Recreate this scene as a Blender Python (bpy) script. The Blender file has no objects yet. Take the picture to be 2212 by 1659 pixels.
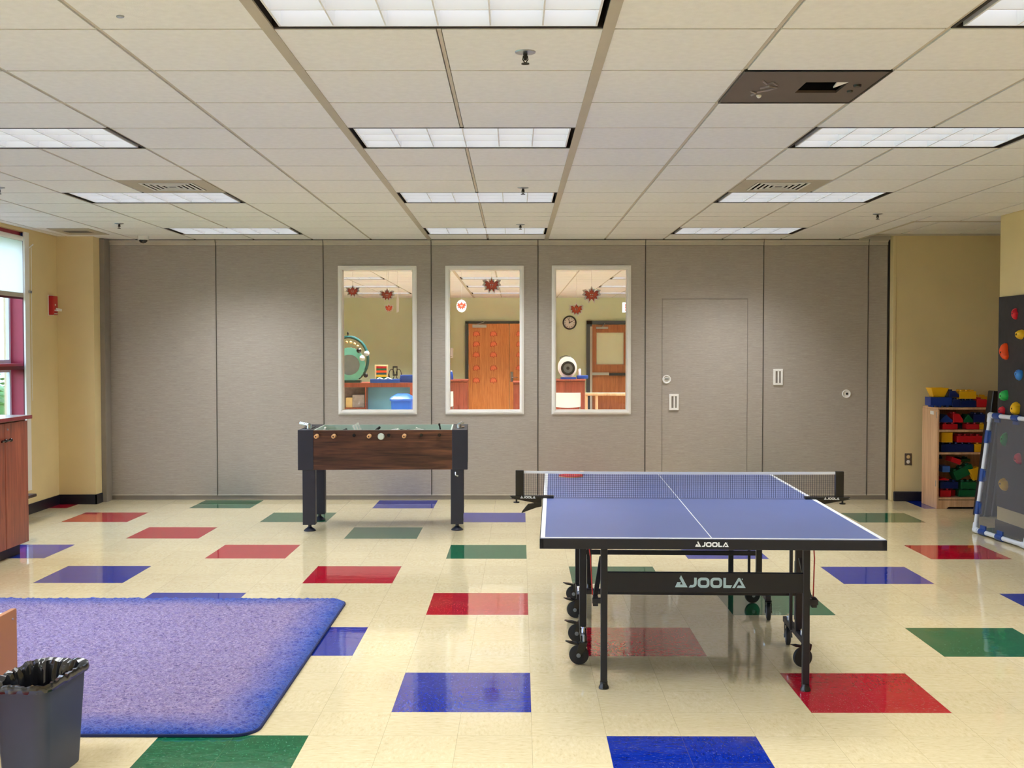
import bpy, bmesh, math, random
from mathutils import Vector, Matrix, noise
random.seed(7)
PI = math.pi
sc = bpy.context.scene
COL = sc.collection
LW = 22.0
H = 2.7305          # ceiling height
WY = 12.0           # face of the folding partition
FY = 25.4           # far wall of the neighbouring room

# ------------------------------------------------------------------ helpers
def lin(c):
    return tuple(((v/255)/12.92 if v/255 <= .04045 else ((v/255+.055)/1.055)**2.4) for v in c) + (1.0,)

class NT:
    def __init__(s, name):
        s.m = bpy.data.materials.new(name); s.m.use_nodes = True
        s.t = s.m.node_tree; s.b = s.t.nodes['Principled BSDF']; s.out = s.t.nodes['Material Output']
    def n(s, typ, **kw):
        nd = s.t.nodes.new(typ)
        for k, v in kw.items():
            if k in nd.inputs and not hasattr(nd, k): nd.inputs[k].default_value = v
            else: setattr(nd, k, v)
        return nd
    def l(s, a, b): s.t.links.new(a, b)
    def math(s, op, a, b=None, c=None):
        nd = s.t.nodes.new('ShaderNodeMath'); nd.operation = op
        for i, v in enumerate((a, b, c)):
            if v is None: continue
            if isinstance(v, (int, float)): nd.inputs[i].default_value = v
            else: s.l(v, nd.inputs[i])
        return nd.outputs[0]
    def mix(s, fac, a, b, typ='MIX'):
        nd = s.t.nodes.new('ShaderNodeMix'); nd.data_type = 'RGBA'; nd.blend_type = typ
        for i, v in ((0, fac), (6, a), (7, b)):
            if isinstance(v, (int, float)) and i == 0: nd.inputs[0].default_value = v
            elif isinstance(v, tuple): nd.inputs[i].default_value = v
            else: s.l(v, nd.inputs[i])
        return nd.outputs[2]
    def coords(s, scale=(1, 1, 1), kind='Object'):
        tc = s.t.nodes.new('ShaderNodeTexCoord'); mp = s.t.nodes.new('ShaderNodeMapping')
        s.l(tc.outputs[kind], mp.inputs[0]); mp.inputs['Scale'].default_value = scale
        return mp.outputs[0]
    def noise(s, vec, scale=5, detail=3, rough=.5, dist=0):
        nd = s.t.nodes.new('ShaderNodeTexNoise')
        s.l(vec, nd.inputs['Vector']); nd.inputs['Scale'].default_value = scale
        nd.inputs['Detail'].default_value = detail; nd.inputs['Roughness'].default_value = rough
        nd.inputs['Distortion'].default_value = dist
        return nd.outputs[0]
    def ramp(s, fac, stops):
        nd = s.t.nodes.new('ShaderNodeValToRGB'); cr = nd.color_ramp
        while len(cr.elements) < len(stops): cr.elements.new(.5)
        for e, (p, c) in zip(cr.elements, stops): e.position = p; e.color = c if len(c) == 4 else lin(c)
        s.l(fac, nd.inputs[0]); return nd.outputs[0]
    def bump(s, h, strength=.2, dist=.01):
        nd = s.t.nodes.new('ShaderNodeBump'); nd.inputs['Strength'].default_value = strength
        nd.inputs['Distance'].default_value = dist; s.l(h, nd.inputs['Height']); s.l(nd.outputs[0], s.b.inputs['Normal'])

def G(v): return (v, v, v, 1)
def mat(name, col, rough=.5, metal=0, var=.08, scale=8, stretch=(1, 1, 1), bump=0, bscale=60, spec=.5, coat=0):
    k = NT(name); c = lin(col) if max(col[:3]) > 1 else tuple(col)
    v = k.coords(stretch)
    nz = k.noise(v, scale, 4)
    lo = tuple(x*(1-var) for x in c[:3])+(1,); hi = tuple(min(1, x*(1+var)) for x in c[:3])+(1,)
    k.l(k.ramp(nz, [(.3, lo), (.7, hi)]), k.b.inputs['Base Color'])
    k.b.inputs['Roughness'].default_value = rough; k.b.inputs['Metallic'].default_value = metal
    k.b.inputs['Specular IOR Level'].default_value = spec
    if coat: k.b.inputs['Coat Weight'].default_value = coat
    if bump: k.bump(k.noise(k.coords(stretch), bscale, 3), bump, .004)
    return k.m

def wood(name, a, b, c, axis='X', rough=.4, scale=6, ring=3.0):
    k = NT(name)
    st = {'X': (.25, 4, 4), 'Y': (4, .25, 4), 'Z': (4, 4, .25)}[axis]
    v = k.coords(st)
    n1 = k.noise(v, scale, 6, .6, ring); n2 = k.noise(v, scale*6, 3, .6)
    c1 = k.ramp(n1, [(.3, a), (.5, b), (.68, c)])
    k.l(k.mix(.25, c1, k.ramp(n2, [(.35, a), (.65, c)])), k.b.inputs['Base Color'])
    k.b.inputs['Roughness'].default_value = rough
    k.bump(n2, .08, .002)
    return k.m

def emit(name, col, strength):
    k = NT(name); e = k.n('ShaderNodeEmission'); e.inputs[0].default_value = lin(col); e.inputs[1].default_value = strength
    k.l(e.outputs[0], k.out.inputs[0]); return k.m

def glass(name, gloss=.08, tint=(1, 1, 1, 1), haze=0, hazecol=(.5, .52, .6, 1)):
    k = NT(name)
    tr = k.n('ShaderNodeBsdfTransparent'); tr.inputs[0].default_value = tint
    gl = k.n('ShaderNodeBsdfGlossy'); gl.inputs['Roughness'].default_value = .02
    fr = k.n('ShaderNodeFresnel'); fr.inputs[0].default_value = 1.5
    mx = k.n('ShaderNodeMixShader'); k.l(fr.outputs[0] if gloss is None else k.math('MULTIPLY', fr.outputs[0], gloss*12), mx.inputs[0])
    k.l(tr.outputs[0], mx.inputs[1]); k.l(gl.outputs[0], mx.inputs[2]); last = mx.outputs[0]
    if haze:
        df = k.n('ShaderNodeBsdfDiffuse'); df.inputs[0].default_value = hazecol
        m2 = k.n('ShaderNodeMixShader'); m2.inputs[0].default_value = haze
        k.l(last, m2.inputs[1]); k.l(df.outputs[0], m2.inputs[2]); last = m2.outputs[0]
    k.l(last, k.out.inputs[0]); return k.m

class MB:
    """collects shapes and links them as one mesh object"""
    def __init__(s): s.bm = bmesh.new(); s.mi = 0
    def face(s, pts):
        vs = [s.bm.verts.new(p) for p in pts]
        f = s.bm.faces.new(vs); f.material_index = s.mi; return f
    def mesh(s, verts, faces):
        vs = [s.bm.verts.new(p) for p in verts]
        for f in faces:
            try: q = s.bm.faces.new([vs[i] for i in f]); q.material_index = s.mi
            except ValueError: pass
    def box(s, a, b, M=None):
        (x0, y0, z0), (x1, y1, z1) = [(min(p, q)) for p, q in zip(a, b)], [(max(p, q)) for p, q in zip(a, b)]
        v = [Vector(p) for p in ((x0,y0,z0),(x1,y0,z0),(x1,y1,z0),(x0,y1,z0),(x0,y0,z1),(x1,y0,z1),(x1,y1,z1),(x0,y1,z1))]
        if M: v = [M @ p for p in v]
        s.mesh(v, [(0,3,2,1),(4,5,6,7),(0,1,5,4),(1,2,6,5),(2,3,7,6),(3,0,4,7)]); return s
    def cbox(s, c, d, M=None):
        return s.box([c[i]-d[i]/2 for i in range(3)], [c[i]+d[i]/2 for i in range(3)], M)
    def cyl(s, p0, p1, r0, r1=None, n=16, cap=True):
        r1 = r0 if r1 is None else r1
        p0, p1 = Vector(p0), Vector(p1); d = (p1-p0).normalized()
        u = d.orthogonal().normalized(); w = d.cross(u)
        vs = []
        for p, r in ((p0, r0), (p1, r1)):
            for i in range(n):
                a = 2*PI*i/n; vs.append(p+(u*math.cos(a)+w*math.sin(a))*r)
        fs = [(i, (i+1) % n, n+(i+1) % n, n+i) for i in range(n)]
        if cap: fs += [tuple(range(n-1, -1, -1)), tuple(range(n, 2*n))]
        s.mesh(vs, fs); return s
    def tube(s, pts, r, n=8):
        pts = [Vector(p) for p in pts]; rings = []; u = None
        for i, p in enumerate(pts):
            d = (pts[min(i+1, len(pts)-1)]-pts[max(i-1, 0)]).normalized()
            if u is None: u = d.orthogonal().normalized()
            u = (u-d*u.dot(d)).normalized(); w = d.cross(u)
            rings.append([p+(u*math.cos(2*PI*k/n)+w*math.sin(2*PI*k/n))*r for k in range(n)])
        vs = [q for R in rings for q in R]; fs = []
        for i in range(len(pts)-1):
            for k in range(n): fs.append((i*n+k, i*n+(k+1) % n, (i+1)*n+(k+1) % n, (i+1)*n+k))
        fs += [tuple(range(n-1, -1, -1)), tuple(range((len(pts)-1)*n, len(pts)*n))]
        s.mesh(vs, fs); return s
    def lathe(s, prof, o=(0, 0, 0), axis='Z', n=24, M=None, cap=True):
        vs = []
        for r, h in prof:
            for i in range(n):
                a = 2*PI*i/n; c, q = r*math.cos(a), r*math.sin(a)
                p = {'Z': (c, q, h), 'X': (h, c, q), 'Y': (q, h, c)}[axis]
                p = Vector(p)+Vector(o); vs.append(M @ p if M else p)
        fs = [(j*n+i, j*n+(i+1) % n, (j+1)*n+(i+1) % n, (j+1)*n+i) for j in range(len(prof)-1) for i in range(n)]
        if cap and prof[0][0] > 1e-6: fs.append(tuple(range(n-1, -1, -1)))
        if cap and prof[-1][0] > 1e-6: fs.append(tuple(range((len(prof)-1)*n, len(prof)*n)))
        s.mesh(vs, fs); return s
    def sph(s, c, r, n=12, sq=(1, 1, 1)):
        pr = [(math.sin(PI*i/(n-2)) if 0 < i < n-2 else 0, -math.cos(PI*i/(n-2))) for i in range(n-1)]
        M = Matrix.Translation(c) @ Matrix.Diagonal((r*sq[0], r*sq[1], r*sq[2], 1))
        return s.lathe([(max(a, 1e-7), b) for a, b in pr], n=n, M=M)
    def prism(s, pts, y0, y1, plane='XZ', M=None):
        """outline pts extruded along the third axis"""
        n = len(pts)
        def P(a, b, h):
            p = Vector({'XZ': (a, h, b), 'XY': (a, b, h), 'YZ': (h, a, b)}[plane]); return M @ p if M else p
        vs = [P(a, b, y0) for a, b in pts]+[P(a, b, y1) for a, b in pts]
        s.mesh(vs, [tuple(range(n)), tuple(range(2*n-1, n-1, -1))]+[(i, n+i, n+(i+1) % n, (i+1) % n) for i in range(n)]); return s
    def ring(s, outer, inner, y0, y1, plane='XZ', M=None):
        n = len(outer)
        def P(a, b, h):
            p = Vector({'XZ': (a, h, b), 'XY': (a, b, h), 'YZ': (h, a, b)}[plane]); return M @ p if M else p
        vs = [P(a, b, h) for h in (y0, y1) for L in (outer, inner) for a, b in L]
        fs = []
        for i in range(n):
            j = (i+1) % n
            fs += [(i, j, n+j, n+i), (2*n+i, 3*n+i, 3*n+j, 2*n+j), (i, 2*n+i, 2*n+j, j), (n+i, n+j, 3*n+j, 3*n+i)]
        s.mesh(vs, fs); return s
    def build(s, name, m=None, parent=None, bevel=0, smooth=False, seg=2):
        bmesh.ops.recalc_face_normals(s.bm, faces=s.bm.faces)
        me = bpy.data.meshes.new(name); s.bm.to_mesh(me); s.bm.free()
        o = bpy.data.objects.new(name, me); COL.objects.link(o)
        for x in (m if isinstance(m, (list, tuple)) else [m]):
            if x: me.materials.append(x)
        if parent: o.parent = parent
        if bevel:
            b = o.modifiers.new('b', 'BEVEL'); b.width = bevel; b.segments = seg; b.limit_method = 'ANGLE'; b.angle_limit = .6
        if smooth:
            for p in me.polygons: p.use_smooth = True
            try:
                me.set_sharp_from_angle(angle=.7)
            except Exception: pass
        return o

def thing(name, label, cat, loc=(0, 0, 0), rotz=0, group=None):
    o = bpy.data.objects.new(name, None); o.empty_display_size = .1; COL.objects.link(o)
    o.location = loc; o.rotation_euler = (0, 0, rotz); o['label'] = label; o['category'] = cat
    if group: o['group'] = group
    return o
def tag(o, label, cat, group=None):
    o['label'] = label; o['category'] = cat
    if group: o['group'] = group
    return o
def struct(o): o['kind'] = 'structure'; return o
def sempty(name, loc=(0, 0, 0)):
    o = bpy.data.objects.new(name, None); COL.objects.link(o); o.location = loc; o['kind'] = 'structure'; return o
def dup(root, loc, rotz=None, label=None, group=None):
    r = root.copy(); COL.objects.link(r); r.location = loc
    if rotz is not None: r.rotation_euler = (0, 0, rotz)
    if label: r['label'] = label
    if group: r['group'] = group
    for ch in list(root.children):
        c = ch.copy(); COL.objects.link(c); c.parent = r
        for g in ch.children:
            d = g.copy(); COL.objects.link(d); d.parent = c
    return r
def R(d): return math.radians(d)
def rot(ax, a): return Matrix.Rotation(a, 4, ax)
def T(*p): return Matrix.Translation(p)

# ------------------------------------------------------------------ camera
FPX, CX, CY, CZ = 2469.93, 1106, 829.5, 1.5798
yaw, pitch, roll = -.0016, -.03009, -.00041
fw = Vector((math.sin(yaw)*math.cos(pitch), math.cos(yaw)*math.cos(pitch), math.sin(pitch)))
rt = Vector((math.cos(yaw), -math.sin(yaw), 0)); up = rt.cross(fw)
rt2 = rt*math.cos(roll)+up*math.sin(roll); up2 = up*math.cos(roll)-rt*math.sin(roll)
cam = bpy.data.cameras.new('camera'); camo = bpy.data.objects.new('camera', cam); COL.objects.link(camo)
Mx = Matrix((rt2, up2, -fw)).transposed().to_4x4(); Mx.translation = (0, 0, CZ); camo.matrix_world = Mx
cam.sensor_fit = 'HORIZONTAL'; cam.sensor_width = 36; cam.lens = 36*FPX/2212; cam.clip_start = .05; cam.clip_end = 300
sc.camera = camo
def at(x, y, Y):
    """room X and Z of a sight line at the depth Y (used to survey the far room)"""
    d = fw+rt2*(x-CX)/FPX-up2*(y-CY)/FPX; t = Y/d.y
    return d.x*t, CZ+d.z*t

# ------------------------------------------------------------------ materials
def floor_mat():
    k = NT('vinyl_floor_tiles')
    tc = k.n('ShaderNodeTexCoord'); sp = k.n('ShaderNodeSeparateXYZ'); k.l(tc.outputs['Object'], sp.inputs[0])
    x, y = sp.outputs[0], sp.outputs[1]
    X = k.math('ADD', x, .6096); P = .9144
    i = k.math('FLOOR', k.math('DIVIDE', X, P)); j = k.math('FLOOR', k.math('DIVIDE', y, P))
    fx = k.math('SUBTRACT', X, k.math('MULTIPLY', i, P)); fy = k.math('SUBTRACT', y, k.math('MULTIPLY', j, P))
    inx = k.math('LESS_THAN', fx, .6096); iny = k.math('LESS_THAN', fy, .6096)
    s = k.math('ADD', i, j)
    par = k.math('LESS_THAN', k.math('FLOORED_MODULO', s, 2.0), .5)
    mask = k.math('MULTIPLY', k.math('MULTIPLY', inx, iny), par)
    m6 = k.math('FLOORED_MODULO', s, 6.0)
    isg = k.math('COMPARE', m6, 2.0, .5); isb = k.math('COMPARE', m6, 4.0, .5)
    # 12 inch tile index for direction and tone
    ti = k.math('FLOOR', k.math('DIVIDE', x, .3048)); tj = k.math('FLOOR', k.math('DIVIDE', y, .3048))
    chk = k.math('FLOORED_MODULO', k.math('ADD', ti, tj), 2.0)
    cmb = k.n('ShaderNodeCombineXYZ'); k.l(ti, cmb.inputs[0]); k.l(tj, cmb.inputs[1])
    wn = k.n('ShaderNodeTexWhiteNoise'); wn.noise_dimensions = '2D'; k.l(cmb.outputs[0], wn.inputs['Vector'])
    off = k.n('ShaderNodeVectorMath'); off.operation = 'SCALE'; k.l(wn.outputs['Color'], off.inputs[0]); off.inputs['Scale'].default_value = 9
    ad = k.n('ShaderNodeVectorMath'); k.l(tc.outputs['Object'], ad.inputs[0]); k.l(off.outputs[0], ad.inputs[1])
    def chips(st):
        mp = k.n('ShaderNodeMapping'); k.l(ad.outputs[0], mp.inputs[0]); mp.inputs['Scale'].default_value = st
        return k.noise(mp.outputs[0], 26, 4, .65), k.noise(mp.outputs[0], 70, 2, .5)
    a1, a2 = chips((1, 2.6, 1)); b1, b2 = chips((2.6, 1, 1))
    def sel(p, q): return k.math('ADD', k.math('MULTIPLY', p, chk), k.math('MULTIPLY', q, k.math('SUBTRACT', 1.0, chk)))
    n1, n2 = sel(a1, b1), sel(a2, b2)
    cream = k.ramp(n1, [(.28, (208, 191, 150)), (.42, (222, 207, 166)), (.6, (228, 214, 175)), (.74, (234, 222, 190))])
    cream = k.mix(k.ramp(n2, [(.68, G(0)), (.78, G(.18))]), cream, lin((150, 132, 100)))
    fleck = k.ramp(n2, [(.62, G(0)), (.76, G(.30))])
    def colr(d, m, l):
        c = k.ramp(n1, [(.3, d), (.5, m), (.7, l)])
        return k.mix(fleck, c, lin((190, 200, 215)))
    red = colr((164, 6, 34), (176, 8, 38), (188, 20, 50)); grn = colr((6, 82, 54), (8, 96, 62), (22, 114, 78)); blu = colr((3, 28, 134), (4, 37, 150), (14, 50, 166))
    c = k.mix(isg, red, grn); c = k.mix(isb, c, blu); c = k.mix(mask, cream, c)
    tone = k.math('MULTIPLY_ADD', wn.outputs['Value'], .07, .95)
    c = k.mix(1.0, c, k.ramp(tone, [(0, G(0)), (1, G(1))]), 'MULTIPLY')
    # thin seams
    def seam(v):
        m = k.math('PINGPONG', v, .1524); return k.math('LESS_THAN', m, .0007)
    sm = k.math('MAXIMUM', seam(x), seam(y))
    c = k.mix(k.math('MULTIPLY', sm, .55), c, lin((120, 108, 80)))
    # scuffs
    sc1 = k.noise(k.coords((1, 1, 1)), 1.3, 5, .6)
    c = k.mix(k.ramp(sc1, [(.55, G(0)), (.75, G(.13))]), c, lin((205, 180, 130)))
    k.l(c, k.b.inputs['Base Color'])
    rg = k.ramp(k.noise(k.coords(), 5, 4), [(.3, G(.035)), (.7, G(.08))]); k.l(rg, k.b.inputs['Roughness'])
    k.b.inputs['Specular IOR Level'].default_value = .62
    k.b.inputs['IOR'].default_value = 1.5
    k.b.inputs['Coat Weight'].default_value = .22; k.b.inputs['Coat Roughness'].default_value = .03
    w = k.noise(k.coords((1, 1.6, 1)), 7, 3, .55)
    k.bump(w, .035, .02)
    return k.m

def fabric_mat():
    k = NT('partition_woven_vinyl')
    a = k.noise(k.coords((1.2, 1, 26)), 5, 5, .65); b = k.noise(k.coords((3, 1, 90)), 8, 3, .6); c = k.noise(k.coords((1, 1, 1)), .8, 2)
    c1 = k.ramp(a, [(.28, (144, 136, 128)), (.5, (163, 155, 147)), (.72, (181, 173, 165))])
    c2 = k.ramp(b, [(.3, (138, 131, 123)), (.5, (163, 155, 147)), (.74, (194, 187, 179))])
    k.l(k.mix(.45, c1, c2), k.b.inputs['Base Color'])
    k.b.inputs['Roughness'].default_value = .62; k.b.inputs['Specular IOR Level'].default_value = .3
    k.bump(b, .15, .002); return k.m

def rug_mat():
    k = NT('shag_pile_blue')
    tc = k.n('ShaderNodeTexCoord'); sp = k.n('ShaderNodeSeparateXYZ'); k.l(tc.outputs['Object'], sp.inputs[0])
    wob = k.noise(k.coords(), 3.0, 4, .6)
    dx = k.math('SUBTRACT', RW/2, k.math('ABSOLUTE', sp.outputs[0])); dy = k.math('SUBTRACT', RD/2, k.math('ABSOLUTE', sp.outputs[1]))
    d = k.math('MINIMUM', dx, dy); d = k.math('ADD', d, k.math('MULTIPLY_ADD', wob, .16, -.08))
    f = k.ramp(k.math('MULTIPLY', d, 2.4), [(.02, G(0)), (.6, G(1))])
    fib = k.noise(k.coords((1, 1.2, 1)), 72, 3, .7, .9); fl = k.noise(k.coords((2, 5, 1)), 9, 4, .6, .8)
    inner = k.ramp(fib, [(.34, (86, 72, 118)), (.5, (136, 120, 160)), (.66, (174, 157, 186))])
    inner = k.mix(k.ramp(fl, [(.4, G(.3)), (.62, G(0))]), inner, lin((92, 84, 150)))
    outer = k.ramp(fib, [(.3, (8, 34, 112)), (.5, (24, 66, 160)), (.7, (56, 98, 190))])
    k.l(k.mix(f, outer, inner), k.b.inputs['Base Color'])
    k.b.inputs['Roughness'].default_value = .95; k.b.inputs['Specular IOR Level'].default_value = .1
    k.b.inputs['Sheen Weight'].default_value = .25
    k.bump(fib, .7, .012); return k.m
RW, RD, RX, RY = 3.0, 2.52, -2.55, 5.88

def wall_mat(name, col):
    return mat(name, col, .7, var=.03, scale=3, bump=.06, bscale=160, spec=.25)

M = {}
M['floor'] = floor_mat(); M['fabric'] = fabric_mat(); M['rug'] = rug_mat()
M['rugedge'] = mat('rug_binding', (16, 32, 84), .8)
M['wall'] = wall_mat('beige_paint', (220, 202, 155))
M['wallw'] = wall_mat('far_room_paint', (226, 234, 202))
M['base'] = mat('vinyl_cove_base', (24, 24, 38), .35, var=.1)
M['ctile'] = mat('ceiling_tile_mineral', (238, 239, 240), .9, var=.03, scale=30, bump=.15, bscale=200, spec=.1)
M['tee'] = mat('ceiling_tee_white', (194, 187, 172), .5, var=.03)
M['gap'] = mat('ceiling_reveal_shade', (92, 84, 74), .9, var=.3, scale=12)  # dark brownish grey paints the shade of the thin tile gaps into the reveal
M['teew'] = mat('ceiling_main_tee', (178, 170, 154), .45, var=.04)
M['white'] = mat('white_enamel', (236, 236, 232), .4, var=.02)
M['blade'] = mat('louver_white', (240, 242, 246), .35, var=.01)
M['lamp'] = emit('lamp_diffuser', (246, 249, 255), 1.5)
M['alu'] = mat('brushed_aluminium', (190, 188, 182), .38, .8, var=.06, stretch=(1, 1, 20))
M['frame'] = mat('window_frame_satin', (238, 236, 232), .35, 0, var=.03)
M['dark'] = mat('gap_dark', (40, 34, 30), .8)
M['taupe'] = mat('trim_taupe', (134, 127, 120), .5, var=.05)
M['ltaupe'] = mat('trim_light_taupe', (186, 180, 168), .45, var=.05)
M['black'] = mat('powder_coat_black', (13, 17, 30), .42, var=.12, scale=30, bump=.05, bscale=400)
M['blackg'] = mat('gloss_black_plastic', (18, 18, 22), .25, var=.1)
M['rubber'] = mat('rubber_black', (26, 26, 30), .7, var=.15)
M['chrome'] = mat('chrome', (210, 214, 220), .16, 1.0, var=.02)
M['steel'] = mat('zinc_steel', (170, 178, 190), .3, .9, var=.06)
M['tttop'] = mat('table_tennis_blue', (92, 108, 164), .34, var=.03, scale=3, bump=.03, bscale=300)
M['line'] = mat('white_line_paint', (232, 236, 240), .4, var=.02)
M['net'] = mat('net_cord', (34, 38, 62), .8)
M['logo'] = mat('logo_print_pale_blue', (176, 206, 220), .4, var=.05)
M['logow'] = mat('logo_print_white', (238, 242, 246), .4, var=.02)
M['redr'] = mat('red_rubber', (178, 36, 48), .6, var=.06)
M['redc'] = mat('red_cable', (186, 40, 34), .5, var=.1)
M['orangew'] = mat('pale_wood_handle', (216, 168, 116), .35, var=.1, scale=30)
M['rustic'] = wood('rustic_brown_wood', (30, 14, 12), (74, 42, 34), (116, 74, 50), 'X', .38, 3, 2.2)
M['foosb'] = mat('foosball_black', (30, 34, 50), .45, var=.1)
M['inner'] = mat('foosball_white_lining', (206, 222, 214), .4, var=.03)
M['pitch'] = mat('pitch_green', (40, 116, 70), .5, var=.06)
M['cherry'] = wood('cherry_laminate', (96, 42, 28), (140, 66, 46), (164, 86, 60), 'Z', .35, 5, 1.5)
M['cherryf'] = wood('cherry_laminate_far', (104, 44, 34), (138, 62, 48), (156, 78, 60), 'Z', .4, 5, 1.5)
M['toe'] = mat('toe_kick_brown', (58, 40, 34), .5)
M['counter'] = mat('laminate_top_red_edge', (120, 30, 40), .25)
M['maple'] = wood('maple_ply', (186, 140, 104), (212, 170, 132), (228, 190, 152), 'Z', .45, 4, 1.2)
M['oakd'] = wood('oak_door_veneer', (176, 98, 48), (204, 126, 66), (222, 148, 86), 'Z', .4, 4, 2.5)
M['redoak'] = wood('red_oak_door_veneer', (118, 62, 30), (158, 88, 48), (176, 106, 60), 'Z', .4, 4, 2.0)
M['orange'] = mat('orange_laminate', (190, 128, 84), .45, var=.05, scale=5, stretch=(1, 1, .3))
M['bin'] = mat('bin_plastic', (54, 62, 88), .5, var=.06, bump=.05, bscale=300)
M['liner'] = mat('bin_liner_film', (22, 23, 28), .16, var=.2, spec=.9)
M['redp'] = mat('window_red_paint', (168, 52, 76), .45, var=.05)
M['redd'] = mat('window_dark_red', (96, 16, 34), .5, var=.05)
M['alarm'] = mat('alarm_red', (172, 22, 34), .35, var=.05)
M['bluep'] = mat('pvc_clamp_blue', (16, 62, 140), .4, var=.08)
M['pvc'] = mat('pvc_pipe_white', (214, 222, 236), .3, var=.03)
M['climb'] = mat('climbing_panel_charcoal', (48, 46, 50), .8, var=.15, scale=20, bump=.2, bscale=250)
M['brown'] = mat('projector_panel_brown', (84, 70, 62), .5, var=.12, scale=3)
M['glass'] = glass('clear_glass', .05)
M['vinyl'] = glass('clear_vinyl', .06, (.86, .87, .92, 1), .16, (.42, .44, .52, 1))
for nm, c in {'b_red': (206, 24, 38), 'b_blue': (20, 54, 140), 'b_navy': (16, 34, 96), 'b_yel': (236, 180, 24), 'b_grn': (10, 96, 58),
              'b_lblue': (70, 112, 196), 'h_red': (226, 44, 64), 'h_yel': (240, 190, 30), 'h_org': (246, 84, 30), 'h_blue': (60, 140, 230), 'h_grn': (46, 186, 92)}.items():
    M[nm] = mat('plastic_'+nm, c, .35, var=.05)
M['teal'] = mat('teal_plastic', (112, 190, 180), .5, var=.08)
M['dteal'] = mat('dark_teal', (16, 74, 72), .4)
M['greyd'] = mat('grey_disc', (122, 128, 134), .4, var=.1)
M['leafr'] = mat('leaf_print_orange', (206, 76, 40), .6, var=.25, scale=40)
M['leafo'] = mat('leaf_cutout_salmon', (232, 122, 84), .7, var=.12, scale=40)
M['leafd'] = mat('leaf_outline_dark', (168, 40, 28), .7, var=.15)
M['card'] = mat('white_card', (240, 238, 232), .6, var=.02)
M['bblue'] = mat('recycling_blue', (24, 96, 214), .4, var=.06)
M['pblue'] = mat('pale_blue_panel', (110, 170, 214), .3, var=.12, scale=2)
M['dblue'] = mat('dark_blue_tray', (22, 66, 150), .4, var=.06)
M['greyc'] = mat('grey_cloth', (150, 140, 144), .8, var=.2, scale=12)
M['tan'] = mat('tan_paper', (226, 196, 140), .7, var=.1)
M['matb'] = mat('mat_black_vinyl', (26, 27, 30), .32, var=.12)
M['leaf'] = mat('hedge_leaf', (70, 132, 56), .7, var=.3, scale=6)
M['siding'] = mat('pale_siding', (226, 230, 234), .7, var=.04)
M['grass'] = mat('grass_ground', (110, 140, 80), .9, var=.2)
M['paper'] = mat('paper_yellow_green', (240, 244, 214), .7, var=.02)
k = NT('roller_shade_fabric')
df = k.n('ShaderNodeBsdfDiffuse'); df.inputs[0].default_value = lin((228, 236, 236)); tl = k.n('ShaderNodeBsdfTranslucent'); tl.inputs[0].default_value = lin((252, 252, 250))
mx = k.n('ShaderNodeMixShader'); mx.inputs[0].default_value = .68; k.l(df.outputs[0], mx.inputs[1]); k.l(tl.outputs[0], mx.inputs[2]); k.l(mx.outputs[0], k.out.inputs[0])
wv = k.noise(k.coords((1, 60, 60)), 10, 2); bp = k.n('ShaderNodeBump'); bp.inputs['Strength'].default_value = .1; k.l(wv, bp.inputs['Height']); k.l(bp.outputs[0], df.inputs['Normal'])
M['shade'] = k.m

# ------------------------------------------------------------------ floor
OX, OY, FR = .08592, 6.76568, -.00582
b = MB(); c_, s_ = math.cos(-FR), math.sin(-FR)
def tofl(x, y): x -= OX; y -= OY; return (c_*x-s_*y, s_*x+c_*y)
pts = [tofl(*p) for p in ((-4.95, -5.1), (7.1, -5.1), (7.1, 26.8), (-5.1, 26.8), (-5.1, 12.1), (-4.95, 12.1))]
b.prism(pts, -.1, 0, 'XY'); fl = struct(b.build('floor', M['floor'])); fl.location = (OX, OY, 0); fl.rotation_euler = (0, 0, FR)

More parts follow.
